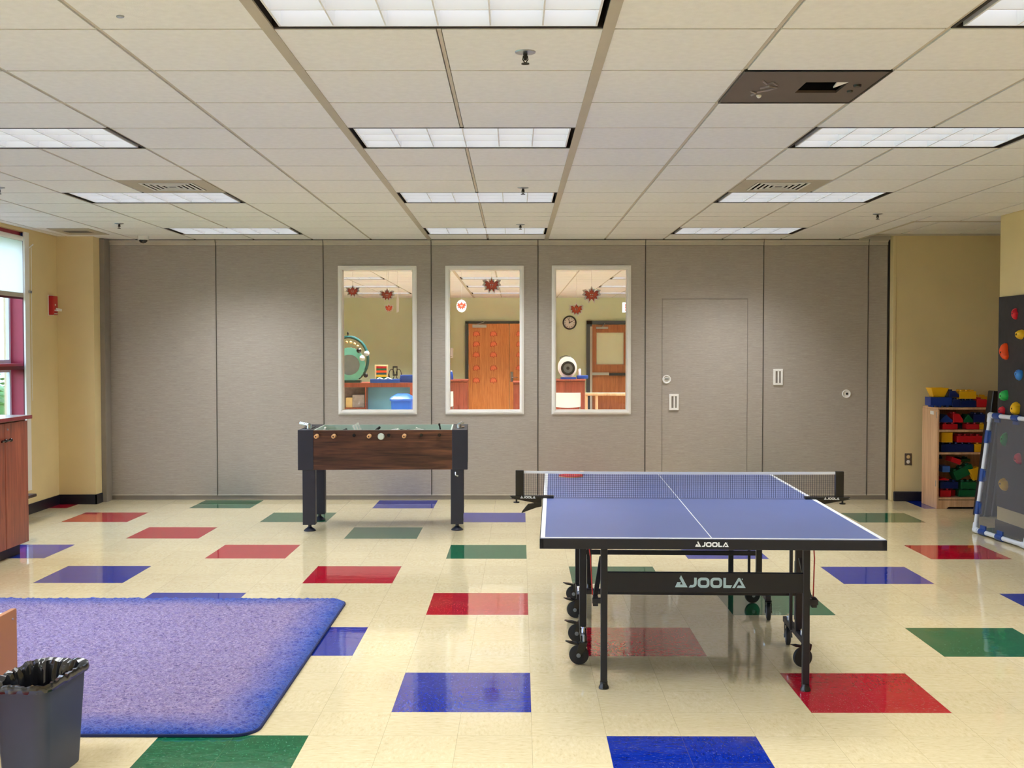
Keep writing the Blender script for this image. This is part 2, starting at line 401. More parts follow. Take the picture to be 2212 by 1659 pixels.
# ------------------------------------------------------------------ ceiling
KX = [-.27+.611*k_ for k_ in range(-12, 13)]
def ry(r): return 4.143+.6110*r
LCOL = [(-3.325, -2.103), (-.881, .341), (1.563, 2.785)]
light_rows = list(range(-3, 4)); far_rows = list(range(4, 9))
skip = []
for n in light_rows+far_rows:
    for a, c in LCOL: skip.append((a, ry(4*n-1), c, ry(4*n)))
SPECIAL = {'proj': (.952, ry(1)), 'ventL': (-2.714, ry(6)), 'ventR': (1.563, ry(6))}
for a, c in SPECIAL.values(): skip.append((a, c, a+.611, c+.611))
def skipped(cx, cy): return any(a < cx < c and b_ < cy < d for a, b_, c, d in skip)
tiles, gaps, tee, teew = MB(), MB(), MB(), MB()
def ceil_area(x0, y0, x1, y1, z):
    r0 = math.floor((y0-4.143)/.611); r1 = math.ceil((y1-4.143)/.611)
    for ki in range(len(KX)-1):
        a, c = max(KX[ki], x0), min(KX[ki+1], x1)
        if c-a < .02: continue
        for r in range(r0, r1):
            d, e = max(ry(r), y0), min(ry(r+1), y1)
            if e-d < .02 or skipped((a+c)/2, (d+e)/2): continue
            g = .011
            tiles.box((a+g, d+g*.8, z), (c-g, e-g*.8, z+.018))
    for ki in range(len(KX)):
        X = KX[ki]
        if not (x0-.01 <= X <= x1+.01): continue
        segs = []; y = y0
        wide = min(abs(X+.881), abs(X-.341)) < .02
        for r in range(r0, r1):
            d, e = max(ry(r), y0), min(ry(r+1), y1)
            inside = any(a+.05 < X < c-.05 and b_ < (d+e)/2 < q for a, b_, c, q in skip)
            if not inside and e > d:
                if wide: teew.box((X-.021, d, z-.004), (X+.021, e, z+.004))
                else: tee.box((X-.007, d, z+.004), (X+.007, e, z+.012))
    for r in range(r0, r1+1):
        Y = ry(r)
        if not (y0 < Y < y1): continue
        for ki in range(len(KX)-1):
            a, c = max(KX[ki], x0), min(KX[ki+1], x1)
            if c-a < .02: continue
            tee.box((a+.008, Y-.0045, z+.006), (c-.008, Y+.0045, z+.012))
def ceil_gap(x0, y0, x1, y1, z):
    # backing above the tiles, left open over the lights
    r0 = math.floor((y0-4.143)/.611); r1 = math.ceil((y1-4.143)/.611)
    for ki in range(len(KX)-1):
        a, c = max(KX[ki], x0), min(KX[ki+1], x1)
        if c-a < .001: continue
        for r in range(r0, r1):
            d, e = max(ry(r), y0), min(ry(r+1), y1)
            if e-d < .001 or skipped((a+c)/2, (d+e)/2): continue
            gaps.face([(a, d, z+.0125), (c, d, z+.0125), (c, e, z+.0125), (a, e, z+.0125)])
for rc in ((-4.65, -5, 4.21, 9.93, H), (-4.65, 9.93, 3.61, 12.0, H), (3.61, 9.93, 7, 10.33, H), (3.61, 10.33, 7, 11.9, H+.045), (-5, 12.15, 7, 26.3, H)):
    ceil_area(*rc); ceil_gap(*rc)
ce = struct(tiles.build('ceiling', M['ctile'])); gaps.build('tile_reveal', M['gap'], ce); tee.build('grid_tee', M['tee'], ce); teew.build('main_grid_tee', M['teew'], ce)
b = MB(); b.box((-5.1, -5.2, H+.35), (7.2, 26.9, H+.4)); b.build('roof_slab', M['gap'], ce)
b = MB(); b.box((3.585, 10.30, H-.006), (3.61, 11.93, H+.05)).box((3.61, 10.305, H-.006), (7, 10.33, H+.05)); struct(b.build('trim_1', M['tee']))
b = MB(); b.box((3.60, 10.33, H+.012), (3.63, 11.93, H+.05)).box((3.61, 10.33, H+.012), (7, 10.345, H+.05)); struct(b.build('trim_2', M['dark']))
b = MB(); b.box((3.63, 11.87, H+.028), (7, 11.9, H+.05)); struct(b.build('trim_3', M['tee']))

# ------------------------------------------------------------------ ceiling lights
def make_light(power=LW):
    t = thing('ceiling_light', '', 'ceiling light')
    w, d = 1.222, .611
    h = MB()   # housing, open below
    for a, c in (((-w/2+.008, -d/2+.006, .012), (-w/2+.016, d/2-.006, .13)), ((w/2-.016, -d/2+.006, .012), (w/2-.008, d/2-.006, .13)),
                 ((-w/2+.008, -d/2+.006, .012), (w/2-.008, -d/2+.012, .13)), ((-w/2+.008, d/2-.012, .012), (w/2-.008, d/2-.006, .13)),
                 ((-w/2+.008, -d/2+.006, .13), (w/2-.008, d/2-.006, .136))): h.box(a, c)
    h.build('housing', M['dark'], t)
    fr = MB()
    fr.ring([(-w/2+.004, -d/2+.003), (w/2-.004, -d/2+.003), (w/2-.004, d/2-.003), (-w/2+.004, d/2-.003)],
            [(-w/2+.016, -d/2+.018), (w/2-.016, -d/2+.018), (w/2-.016, d/2-.018), (-w/2+.016, d/2-.018)], .001, .012, 'XY')
    fr.build('frame', M['dark'], t)
    ix, iy = w/2-.05, d/2-.024
    inn = MB()
    inn.ring([(-ix-.008, -iy-.004), (ix+.008, -iy-.004), (ix+.008, iy+.004), (-ix-.008, iy+.004)], [(-ix, -iy), (ix, -iy), (ix, iy), (-ix, iy)], .004, .115, 'XY')
    inn.build('reflector', M['blade'], t)
    l = MB()
    for i in range(1, 6):
        x = -ix+2*ix*i/6; l.prism([(x-.003, .006), (x+.003, .006), (x+.006, .062), (x-.006, .062)], -iy, iy, 'XZ')
    for j in range(1, 3):
        y = -iy+2*iy*j/3; l.prism([(y-.003, .006), (y+.003, .006), (y+.006, .062), (y-.006, .062)], -ix, ix, 'YZ')
    l.build('louver', M['blade'], t)
    p = MB(); p.box((-ix, -iy, .078), (ix, iy, .084)); p.build('lamp_panel', M['lamp'], t)
    ld = bpy.data.lights.new('lamp', 'AREA'); ld.shape = 'RECTANGLE'; ld.size = 2*ix; ld.size_y = 2*iy; ld.energy = power; ld.spread = R(104); ld.color = (.97, .985, 1)
    lo = bpy.data.objects.new('lamp', ld); COL.objects.link(lo); lo.parent = t; lo.location = (0, 0, .003)
    return t
L0 = make_light(); used = False; L1 = None
ords = ['first', 'second', 'third', 'fourth', 'fifth', 'sixth', 'seventh']
rown = ['window-side', 'middle', 'climbing-wall-side']
for ci, (a, c) in enumerate(LCOL):
    for n in light_rows:
        lab = f"white louvred ceiling light, {ords[3-n]} from the grey partition in the {rown[ci]} row"
        o = L0 if not used else dup(L0, (0, 0, 0)); used = True
        o.location = ((a+c)/2, (ry(4*n-1)+ry(4*n))/2, H); o['label'] = lab; o['group'] = 'louvred ceiling lights of the playroom'
    for n in far_rows:
        if ci == 0 and n == 4: pass
        if L1 is None: L1 = o = make_light(LW*3.3)
        else: o = dup(L1, (0, 0, 0))
        o.location = ((a+c)/2, (ry(4*n-1)+ry(4*n))/2, H); o['label'] = f"ceiling light beyond the partition windows, {ords[n-4]} behind the partition in the {rown[ci]} row"; o['group'] = 'ceiling lights of the far room'

# vents
def vent(name, x, y, label):
    t = thing(name, label, 'air vent', (x+.3055, y+.3055, H))
    b = MB(); a = .298
    b.ring([(-a, -a), (a, -a), (a, a), (-a, a)], [(-.19, -.19), (.19, -.19), (.19, .19), (-.19, .19)], 0, .006, 'XY'); b.build('face_plate', M['teew'], t)
    b = MB()
    for i, r in enumerate((.186, .150, .114, .078, .042)):
        q = r-.015
        b.ring([(-r, -r), (r, -r), (r, r), (-r, r)], [(-q, -q), (q, -q), (q, q), (-q, q)], -.004, .0, 'XY')
    b.build('louver', M['white'], t)
    b = MB(); b.box((-.2, -.2, .09), (.2, .2, .095)); b.box((-.2, -.2, 0.006), (-.195, .2, .095)); b.box((.195, -.2, 0.006), (.2, .2, .055)); b.box((-.2, .195, 0.006), (.2, .2, .055)); b.box((-.2, -.2, 0.006), (.2, -.195, .055)); b.build('duct_box', M['dark'], t)
vent('ceiling_vent', *SPECIAL['ventL'], 'square ceiling air vent beside the window-side row of lights')
vent('ceiling_vent', *SPECIAL['ventR'], 'square ceiling air vent beside the climbing-wall-side row of lights')
t = thing('ceiling_vent', 'flush pale return vent in the ceiling corner over the fire alarm', 'air vent', (-4.23, 11.15, H-.006))
b = MB(); b.box((-.2, -.28, 0), (.2, .28, .006)); b.build('face_plate', M['teew'], t, .002)
b = MB()
for i in range(5): b.box((-.12, -.1+.04*i, -.002), (.12, -.09+.04*i, .0))
b.build('slot', M['gap'], t)

# projector panel
px_, py_ = SPECIAL['proj']
t = thing('ceiling_projector', 'dark brown square projector panel set flush into the ceiling tiles', 'projector', (px_, py_, H))
b = MB(); hx0, hy0, hx1, hy1 = .305, .2, .49, .40
b.ring([(.004, .004), (.607, .004), (.607, .607), (.004, .607)], [(hx0, hy0), (hx1, hy0), (hx1, hy1), (hx0, hy1)], -.003, .008, 'XY'); b.build('cover_plate', M['brown'], t)
b = MB(); b.ring([(0, 0), (.611, 0), (.611, .611), (0, .611)], [(.008, .008), (.603, .008), (.603, .603), (.008, .603)], -.006, .01, 'XY'); b.build('rim', M['blackg'], t)
b = MB(); b.box((hx0-.01, hy0-.01, .1), (hx1+.01, hy1+.01, .11)).box((hx0-.01, hy0-.01, .008), (hx0, hy1+.01, .1)).box((hx1, hy0-.01, .008), (hx1+.01, hy1+.01, .1)).box((hx0, hy0-.01, .008), (hx1, hy0, .1)).box((hx0, hy1, .008), (hx1, hy1+.01, .1)); b.build('recess', M['blackg'], t)
b = MB(); b.prism([(hx1-.05, hy0), (hx1, hy0), (hx1-.038, hy0+.11)], -.0025, .004, 'XY'); b.build('mirror', M['card'], t)
b = MB(); b.lathe([(.0001, -.012), (.016, -.012), (.018, -.003)], (.54, .25, 0), n=20); b.lathe([(.0001, -.010), (.012, -.010), (.014, -.003)], (.54, .36, 0), n=20); b.build('sensor', M['blackg'], t)
b = MB()
for p in ([(.11, .16), (.14, .22), (.16, .19), (.19, .24)], [(.13, .30), (.16, .26), (.2, .29), (.17, .34), (.13, .37)], [(.1, .36), (.13, .4), (.12, .44)]): b.tube([(x, y, -.005) for x, y in p], .005, 6)
b.build('logo', M['greyc'], t); b = MB(); b.sph((.155, .45, -.004), .012); b.build('indicator_dot', M['card'], t)

# sprinklers
def sprinkler():
    t = thing('sprinkler', '', 'sprinkler')
    b = MB(); b.lathe([(.041, .0), (.039, -.006), (.022, -.010), (.0001, -.010)], n=24); b.build('escutcheon', M['steel'], t, smooth=True)
    b = MB(); b.cyl((0, 0, -.006), (0, 0, -.034), .009, .006, 10); b.tube([(-.008, 0, -.018), (-.010, 0, -.032), (0, 0, -.046)], .0022, 6); b.tube([(.008, 0, -.018), (.010, 0, -.032), (0, 0, -.046)], .0022, 6); b.build('body', M['dark'], t)
    b = MB(); b.lathe([(.0001, -.045), (.015, -.046), (.016, -.049), (.0001, -.049)], n=16); b.build('deflector', M['dark'], t)
    return t
s0 = sprinkler(); labs = ['large sprinkler head in the middle ceiling bay under the first tiles in view', 'sprinkler head just before the second light of the middle row', 'sprinkler head just before the last middle light by the partition',
        'sprinkler head on the ceiling over the table tennis corner near the niche', 'sprinkler head near the dome camera by the window corner', 'sprinkler head beside the window-side ceiling row near the red window']
for i, (x, y) in enumerate(((.045, 4.458), (.066, 8.17), (.061, 10.55), (3.089, 9.75), (-3.595, 10.45), (-3.65, 8.14))):
    o = s0 if i == 0 else dup(s0, (0, 0, 0)); o.location = (x, y, H+.002); o['label'] = labs[i]; o['group'] = 'ceiling sprinklers'
t = thing('dome_camera', 'small white dome security camera on the ceiling by the partition corner', 'security camera', (-3.755, 11.62, H))
b = MB(); b.lathe([(.0001, 0), (.056, 0), (.058, -.014), (.056, -.032), (.046, -.039), (.0001, -.039)], n=28); b.build('housing', M['white'], t, smooth=True)
b = MB(); b.lathe([(.042, -.038), (.040, -.052), (.028, -.066), (.0001, -.073)], n=24); b.build('dome', M['blackg'], t, smooth=True)
b = MB(); b.sph((-1.356, 3.975, H-.003), .012, sq=(1.2, .7, .5)); tag(b.build('ceiling_hook', M['steel']), 'tiny metal hook stub on a ceiling tile of the window side', 'hook')

# ------------------------------------------------------------------ walls
HH = H+.3
def wallbox(name, a, c, m='wall'): return struct(MB().box(a, c).build(name, M[m]))
b = MB()  # left wall with window openings
WX = -4.65; WINS = [(8.15, 10.985), (4.4, 7.2), (.6, 3.4), (-3.6, -.6)]; Z0, Z1 = .23, 2.70
ys = [-5.0]
for a, c in sorted(WINS): ys += [a, c]
ys.append(12.15)
for i in range(0, len(ys), 2): b.box((WX-.25, ys[i], 0), (WX, ys[i+1], HH))
for a, c in WINS: b.box((WX-.25, a, 0), (WX, c, Z0)); b.box((WX-.25, a, Z1), (WX, c, HH))
struct(b.build('wall_left', M['wall']))
wallbox('wall_rear', (-4.9, -5.15, 0), (4.4, -5, HH))
wallbox('wall_right', (4.21, -5, 0), (4.36, 9.93, HH))
wallbox('wall_right_return', (4.36, 9.78, 0), (7.1, 9.93, HH)); wallbox('wall_right_niche', (7, 9.93, 0), (7.15, 12.1, HH))
wallbox('wall_back_niche', (3.97, 11.9, 0), (7.1, 12.12, HH))
b = MB(); b.box((-4.65, 11.65, 0), (-4.275, 12.15, HH)); struct(b.build('wall_corner_column', M['wall']))
# baseboards
b = MB(); b.box((WX, 8.1, 0), (WX+.01, 11.64, .1)); struct(b.build('baseboard_left', M['base'], bevel=.003))
b = MB(); b.box((-4.65, 11.638, 0), (-4.265, 11.65, .1)).box((-4.277, 11.638, 0), (-4.265, 11.97, .1)); struct(b.build('baseboard_column', M['base']))
b = MB(); b.box((3.955, 11.86, 0), (7, 11.9, .1)); struct(b.build('baseboard_niche', M['base'], bevel=.01))
b = MB(); b.box((4.198, -5, 0), (4.21, 9.94, .1)); struct(b.build('baseboard_right', M['base']))

# ------------------------------------------------------------------ folding partition
PX = [-4.265, -3.120, -1.995, -.865, .253, 1.378, 2.615]
wb = sempty('wall_back')
def panel(x0, x1, holes=(), name='partition_panel'):
    g = .004; b = MB(); z0, z1 = .055, 2.668; y0, y1 = WY, WY+.09
    if not holes: b.box((x0+g, y0, z0), (x1-g, y1, z1))
    else:
        hx0, hz0, hx1, hz1 = holes
        b.box((x0+g, y0, z0), (hx0, y1, z1)); b.box((hx1, y0, z0), (x1-g, y1, z1)); b.box((hx0, y0, hz1), (hx1, y1, z1))
        if hz0 > z0: b.box((hx0, y0, z0), (hx1, y1, hz0))
    p = b.build(name, M['fabric'], wb)
    e = MB(); e.box((x0+g-.001, y0-.002, z0), (x0+g+.004, y0+.01, z1)); e.box((x1-g-.004, y0-.002, z0), (x1-g+.001, y0+.01, z1)); e.build('edge_trim', M['taupe'], p)
    hd = MB(); hd.prism([(WY-.012, 2.67), (WY+.05, 2.67), (WY+.05, 2.728), (WY-.03, 2.728), (WY-.03, 2.712), (WY-.012, 2.70)], x0+g, x1-g, 'YZ'); hd.build('head_trim', M['ltaupe'], p)
    f = MB(); f.prism([(WY-.006, .046), (WY-.006, .056), (WY+.01, .056), (WY+.01, .046)], x0+g, x1-g, 'YZ'); f.build('bottom_trim', M['ltaupe'], p)
    sw = MB(); sw.box((x0, WY+.004, .002), (x1, WY+.06, .046)); sw.build('floor_seal', M['taupe'], p)
    return p
WN = {2: (-1.841, .900, -1.017, 2.458), 3: (-.717, .900, .107, 2.458), 4: (.397, .900, 1.228, 2.460)}
DR = (1.552, .055, 2.454, 2.113)
panels = []
for i in range(len(PX)-1):
    hole = ()
    if i in WN: w = WN[i]; hole = (w[0]+.02, w[1]+.02, w[2]-.02, w[3]-.02)
    if i == 5: hole = DR
    panels.append(panel(PX[i], PX[i+1], hole))
panels.append(panel(2.615, 3.711)); post = panel(3.711, 3.915)
b = MB(); b.box((-4.3, WY+.092, 0), (3.97, WY+.15, .9)).box((-4.3, WY+.092, 2.46), (3.97, WY+.15, HH)); 
xs = [-4.3]+[v for w in (WN[2], WN[3], WN[4]) for v in (w[0]+.02, w[2]-.02)]+[3.97]
for i in range(0, len(xs), 2): b.box((xs[i], WY+.092, .9), (xs[i+1], WY+.15, 2.46))
b.build('partition_core', M['dark'], wb)
b = MB(); b.box((-4.275, WY-.18, 0), (-4.224, WY-.02, 2.722)); struct(b.build('trim_4', M['taupe'], bevel=.003))
b = MB(); b.box((3.918, WY-.01, 0), (3.934, WY+.14, 2.72)); struct(b.build('trim_5', M['dark'])); 
b = MB(); b.box((3.935, WY-.105, 0.0), (3.972, WY+.1, 2.775)); struct(b.build('trim_6', M['wall'], bevel=.006))
b = MB(); b.box((-4.3, WY-.034, H-.006), (3.60, WY+.09, H+.004)).box((3.60, WY-.034, H+.036), (3.93, WY+.09, H+.044)); struct(b.build('trim_7', M['dark']))
b = MB(); b.box((3.6, WY-.03, 2.728), (3.93, WY+.09, H+.036)); struct(b.build('trim_8', M['ltaupe']))

def pull(x, z, parent):
    b = MB(); b.ring([(x-.05, z-.085), (x+.05, z-.085), (x+.05, z+.085), (x-.05, z+.085)], [(x-.026, z-.062), (x+.03, z-.062), (x+.03, z+.062), (x-.026, z+.062)], WY-.012, WY+.001, 'XZ')
    b.box((x-.004, WY-.011, z-.062), (x+.012, WY-.002, z+.062)); b.build('flush_pull', M['frame'], parent, .002)
    b = MB(); b.box((x-.026, WY-.004, z-.062), (x+.03, WY-.001, z+.062)); b.build('pull_recess', M['taupe'], parent)
def lock(x, z, parent, dark=False):
    b = MB(); b.lathe([(.0001, WY-.004), (.03, WY-.004), (.036, WY-.012), (.044, WY-.01), (.045, WY+.001)], (x, 0, z), 'Y', 28); b.build('lock_rose', M['frame'], parent, smooth=True)
    b = MB()
    if dark: b.lathe([(.0001, WY-.008), (.012, WY-.008), (.013, WY-.003)], (x+.005, 0, z), 'Y', 16)
    else: b.cbox((x, WY-.010, z+.004), (.042, .010, .014))
    b.build('lock_bolt', M['dark' if dark else 'steel'], parent)
dr = sempty('door_1')
b = MB(); b.box((DR[0]+.006, WY+.002, .06), (DR[2]-.006, WY+.085, DR[3]-.006)); dp = b.build('door_leaf', M['fabric'], dr)
b = MB(); x0, x1, z1 = DR[0], DR[2], DR[3]
b.box((x0, WY-.002, .05), (x0+.005, WY+.02, z1)).box((x1-.005, WY-.002, .05), (x1, WY+.02, z1)).box((x0, WY-.002, z1-.005), (x1, WY+.02, z1)); b.build('door_edge_trim', M['taupe'], dr)
lock(1.604, 1.267, dp); pull(1.68, 1.028, dp); pull(2.771, 1.291, panels[6]); lock(3.491, 1.115, panels[6], True)

for n, i in enumerate((2, 3, 4)):
    x0, z0, x1, z1 = WN[i]; w = sempty(f'window_{n+1}')
    b = MB()
    def rr(d): return [(x0+d, z0+d), (x1-d, z0+d), (x1-d, z1-d), (x0+d, z1-d)]
    b.ring(rr(0), rr(.016), WY-.012, WY+.11, 'XZ'); b.ring(rr(.014), rr(.036), WY-.02, WY+.11, 'XZ'); b.ring(rr(.034), rr(.046), WY-.010, WY+.11, 'XZ')
    b.build('window_frame', M['frame'], w, .003)
    b = MB(); b.box((x0+.045, WY+.04, z0+.045), (x1-.045, WY+.046, z1-.045)); b.build('pane', M['glass'], w)

# ------------------------------------------------------------------ exterior window, shade, outside
for n, (a, c) in enumerate(WINS):
    w = sempty(f'window_{n+4}')
    b = MB(); X0, X1 = WX-.20, WX-.045
    b.box((X0, a, Z0), (X1, a+.05, Z1)).box((X0, c-.02, Z0), (X1, c+.0, Z1)).box((X0, a, Z1-.06), (X1, c, Z1)).box((X0, a, Z0), (X1, c, Z0+.06))
    b.box((X0, a, 1.40), (X1, c, 1.45))
    nm = 3; 
    for q in range(1, nm): y = a+(c-a)*q/nm; b.box((X0, y-.03, Z0), (X1, y+.03, Z1))
    b.build('frame', M['redp'], w, .004)
    b = MB(); b.box((X1-.002, c-.045, Z0), (X1+.006, c-.0, Z1)).box((X1-.002, a, Z0), (X1+.006, a+.045, Z1)).box((X1-.002, a, 1.392), (X1+.006, c, 1.425)).box((X1-.002, a, 2.06), (X1+.006, c, 2.10)); b.build('stop_bead', M['redd'], w)
    b = MB()
    for q in range(nm):
        ya, yb = a+(c-a)*q/nm+.03, a+(c-a)*(q+1)/nm-.03
        for za, zb in ((Z0+.06, 1.40), (1.45, Z1-.06)):
            b.ring([(ya, za), (yb, za), (yb, zb), (ya, zb)], [(ya+.035, za+.035), (yb-.035, za+.035), (yb-.035, zb-.035), (ya+.035, zb-.035)], X0+.005, X0+.03, 'YZ')
    b.build('sash', M['pblue'] if False else M['pvc'], w)
    b = MB(); b.box((X0+.015, a+.03, Z0+.06), (X0+.02, c-.03, Z1-.06)); b.build('pane', M['glass'], w)
    b = MB(); b.box((WX-.05, c-.018, Z0), (WX+.002, c, Z1)).box((WX-.012, c-.1, Z0), (WX+.004, c-.0, Z1)).box((WX-.012, a, Z0), (WX+.004, a+.1, Z1)); b.build('jamb_liner', M['white'], w)
    b = MB(); b.box((WX-.2, a, Z0-.02), (WX-.002, c, Z0+.005)); b.build('sill', M['toe'], w)
labs = ['white roller shade pulled half down over the red-framed corner window', 'white roller shade on the second window from the partition', 'white roller shade on the third window from the partition', 'white roller shade on the fourth window from the partition']
for n, (a, c) in enumerate(WINS):
    t = thing('roller_shade', labs[n], 'window shade', (WX-.02, c-.045, 2.09), 0, 'roller shades of the window wall')
    L = c-a-.1
    b = MB(); b.box((-.004, -L, .02), (.0, -.045, .52)); b.build('shade_cloth', M['shade'], t)
    b = MB(); b.box((-.008, -L, -.012), (.006, -.045, .03)); b.build('bottom_rail', M['ltaupe'], t, .003)
    b = MB(); b.cyl((-.01, -L, .548), (-.01, -.03, .548), .024, n=20); b.build('roller_tube', M['white'], t, smooth=True)
    b = MB(); b.box((-.03, -.03, .50), (.02, -.022, .60)); b.build('bracket', M['bluep'], t)
    if n == 0:
        b = MB(); b.tube([(.045, .045, .47), (.04, .05, .2), (.04, .05, .03), (.035, .05, -1.0)], .0035, 6); b.tube([(.03, .03, .47), (.028, .03, .03)], .003, 6)
        b.tube([(.03, .02, .46), (.06, .055, .5)], .006, 6); b.build('cord', M['white'], t)
        b = MB(); b.cbox((.035, .035, .045), (.02, .04, .025)); b.build('cord_clip', M['steel'], t, .003)
b = MB(); b.box((WX+.001, 8.92, .2), (WX+.16, 10.72, .228)); tag(b.build('window_ledge', M['toe'], bevel=.005), 'low dark wooden ledge under the red window behind the cherry cabinet', 'ledge')
# outside
b = MB(); b.box((-40, -20, -.3), (-4.95, 40, -.12)); struct(b.build('ground_lawn', M['grass']))
t = thing('building', 'pale sided building seen through the red-framed window', 'building', (-16, 24, -.12))
b = MB()
for i in range(34): b.prism([(-.02, i*.16), (.03, i*.16), (.0, i*.16+.16), (-.02, i*.16+.16)], -14, 14, 'XZ')
b.box((-4, -14, 0), (-.02, 14, 5.5)); b.build('siding', M['siding'], t)
b = MB()
for y in (-9, -5, -1, 3, 7): b.box((.02, y-.5, 1.2), (.06, y+.5, 2.8))
b.build('window_panes', M['pblue'], t)
def bush(x, y, s, lab):
    b = MB(); r = random.Random(int(x*100+y))
    for i in range(900):
        u = Vector((r.gauss(0, 1), r.gauss(0, 1), r.gauss(0, 1))).normalized()*s*(.75+.3*r.random()); u.z = abs(u.z)*1.15
        p = Vector((0, 0, 0))+u; q = rot('Z', r.random()*6) @ rot('X', r.random()*3); w = .045*s
        b.mesh([p+q @ Vector(v) for v in ((-w, 0, 0), (0, -w*.5, 0.01), (w, 0, 0), (0, w*.5, 0.01))], [(0, 1, 2, 3)])
    b.sph((0, 0, s*.35), s*.72, 12)
    o = b.build('bush', M['leaf']); o.location = (x, y, -.12); tag(o, lab, 'bush')
bush(-7.6, 15.8, 1.25, 'green bush low outside the red-framed window pane'); bush(-8.6, 18.2, 1.1, 'green bush behind the first one outside the window'); bush(-6.6, 13.2, .8, 'small green bush close outside the window by its corner')

# ------------------------------------------------------------------ fire alarm, outlet
t = thing('fire_alarm', 'red fire alarm pull box on the beige wall by the window corner', 'fire alarm', (WX, 11.49, 1.93))
b = MB(); b.box((0, -.06, 0), (.05, .06, .19)); b.build('box', M['alarm'], t, .006)
b = MB(); b.box((-.0, -.068, -.008), (.006, .068, .198)); b.build('back_plate', M['white'], t)
b = MB(); b.cyl((.05, .0, .055), (.1, .03, .048), .016, .012, 12); b.cbox((.06, -.005, .045), (.03, .05, .014)); b.build('pull_handle', M['white'], t)
b = MB(); b.cbox((.052, -.01, .10), (.006, .016, .016)).cbox((.052, 0, .012), (.006, .07, .008)); b.build('keyhole_plate', M['white'], t)
t = thing('wall_outlet', 'dark brown duplex outlet plate low on the beige niche wall', 'outlet', (4.11, 11.9, .435))
b = MB(); b.box((-.036, -.008, -.062), (.036, 0, .062)); b.build('cover_plate', M['brown'], t, .003)
for z, m in ((.026, 'tan'), (-.026, 'card')):
    b = MB(); b.lathe([(.0001, -.012), (.018, -.012), (.02, -.006)], (0, 0, z), 'Y', 16); b.build('socket', M[m], t)

# ------------------------------------------------------------------ cherry cabinet
t = thing('storage_cabinet', 'cherry laminate base cabinet with black pulls under the red window', 'cabinet', (-3.78, 8.87, 0))
b = MB(); b.box((-.82, -1.6, .085), (-.02, 0, 1.04)); b.build('body', M['cherry'], t)
b = MB(); b.box((-.80, -1.6, 0), (-.06, -.03, .085)); b.build('toe_kick', M['toe'], t)
b = MB(); b.box((-.85, -1.63, 1.045), (.03, .02, 1.073)); b.build('countertop', M['counter'], t, .004)
b = MB(); b.box((-.845, -1.625, 1.0731), (.024, .014, 1.0745)); b.build('countertop_surface', mat('counter_grey_surface', (196, 206, 206), .15), t)
for i in range(4):
    y1 = -.003-i*.398; b = MB(); b.box((-.019, y1-.392, .09), (0, y1, 1.032)); d = b.build('door', M['cherry'], t, .002)
    ky = y1-.392+.03 if i % 2 == 0 else y1-.05
    kk = MB(); kk.cyl((0, ky, .905), (.022, ky, .905), .006, n=10); kk.tube([(.022, ky-.05, .903), (.024, ky, .905), (.022, ky+.015, .907)], .007, 8); kk.sph((.024, ky+.012, .907), .014); kk.build('handle', M['blackg'], d)
    if i == 0: kk = MB(); kk.lathe([(.0001, .004), (.008, .004), (.009, 0)], (0, ky+.01, .985), 'X', 12); kk.build('keyhole', M['chrome'], d)

# ------------------------------------------------------------------ rug
t = thing('area_rug', 'lavender blue shag rug with darker blue border on the tiled floor', 'rug', (RX, RY, 0), -.004)
def inr(x, y, d=0):
    r = .11; ax, ay = abs(x)-(RW/2-r), abs(y)-(RD/2-r)
    return (max(ax, 0)**2+max(ay, 0)**2)**.5-r+min(max(ax, ay), 0) if (ax > 0 and ay > 0) else max(abs(x)-RW/2, abs(y)-RD/2)
b = MB(); NX, NY = 400, 330; vs = []; idx = {}
for j in range(NY+1):
    for i in range(NX+1):
        u, v = -1+2*i/NX, -1+2*j/NY; x, y = u*(RW/2), v*(RD/2)
        d = inr(x, y)
        if d > -.0:   # pull corner points onto the rounded outline
            r = .11; cx, cy = math.copysign(RW/2-r, x), math.copysign(RD/2-r, y); dd = math.hypot(x-cx, y-cy)
            if dd > r: x, y = cx+(x-cx)*r/dd, cy+(y-cy)*r/dd
        d = -inr(x, y); edge = min(1, max(0, d)/.03)
        h = .006+.020*(edge**.5)+(noise.noise((x*42, y*46, 0))*.010+noise.noise((x*9, y*14, 3))*.004)*edge
        idx[i, j] = len(vs); vs.append((x, y, h))
fs = [(idx[i, j], idx[i+1, j], idx[i+1, j+1], idx[i, j+1]) for j in range(NY) for i in range(NX)]
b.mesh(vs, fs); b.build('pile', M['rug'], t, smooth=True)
ol = []
for q, (sx, sy) in enumerate(((1, 1), (-1, 1), (-1, -1), (1, -1))):
    for s in range(9):
        a = PI/2*(q+s/8); ol.append((sx*(RW/2-.11)+.114*math.cos(a), sy*(RD/2-.11)+.114*math.sin(a)))
b = MB(); b.prism(ol, .0005, .0125, 'XY'); b.build('backing', M['rugedge'], t, .002)

# ------------------------------------------------------------------ wastebasket and low table
t = thing('wastebasket', 'dark grey plastic wastebasket with a black liner beside the rug', 'wastebasket', (-1.768, 4.235, 0), R(-5))
def rrect(hx, hy, r, n=6):
    o = []
    for q, (sx, sy) in enumerate(((1, 1), (-1, 1), (-1, -1), (1, -1))):
        for s in range(n+1): a = PI/2*(q+s/n); o.append((sx*(hx-r)+r*math.cos(a), sy*(hy-r)+r*math.sin(a)))
    return o
def loft(b, rings, close_top=False, close_bot=True):
    n = len(rings[0]); vs = [p for r_ in rings for p in r_]
    fs = [(j*n+i, j*n+(i+1) % n, (j+1)*n+(i+1) % n, (j+1)*n+i) for j in range(len(rings)-1) for i in range(n)]
    if close_bot: fs.append(tuple(range(n-1, -1, -1)))
    if close_top: fs.append(tuple(range((len(rings)-1)*n, len(rings)*n)))
    b.mesh(vs, fs)
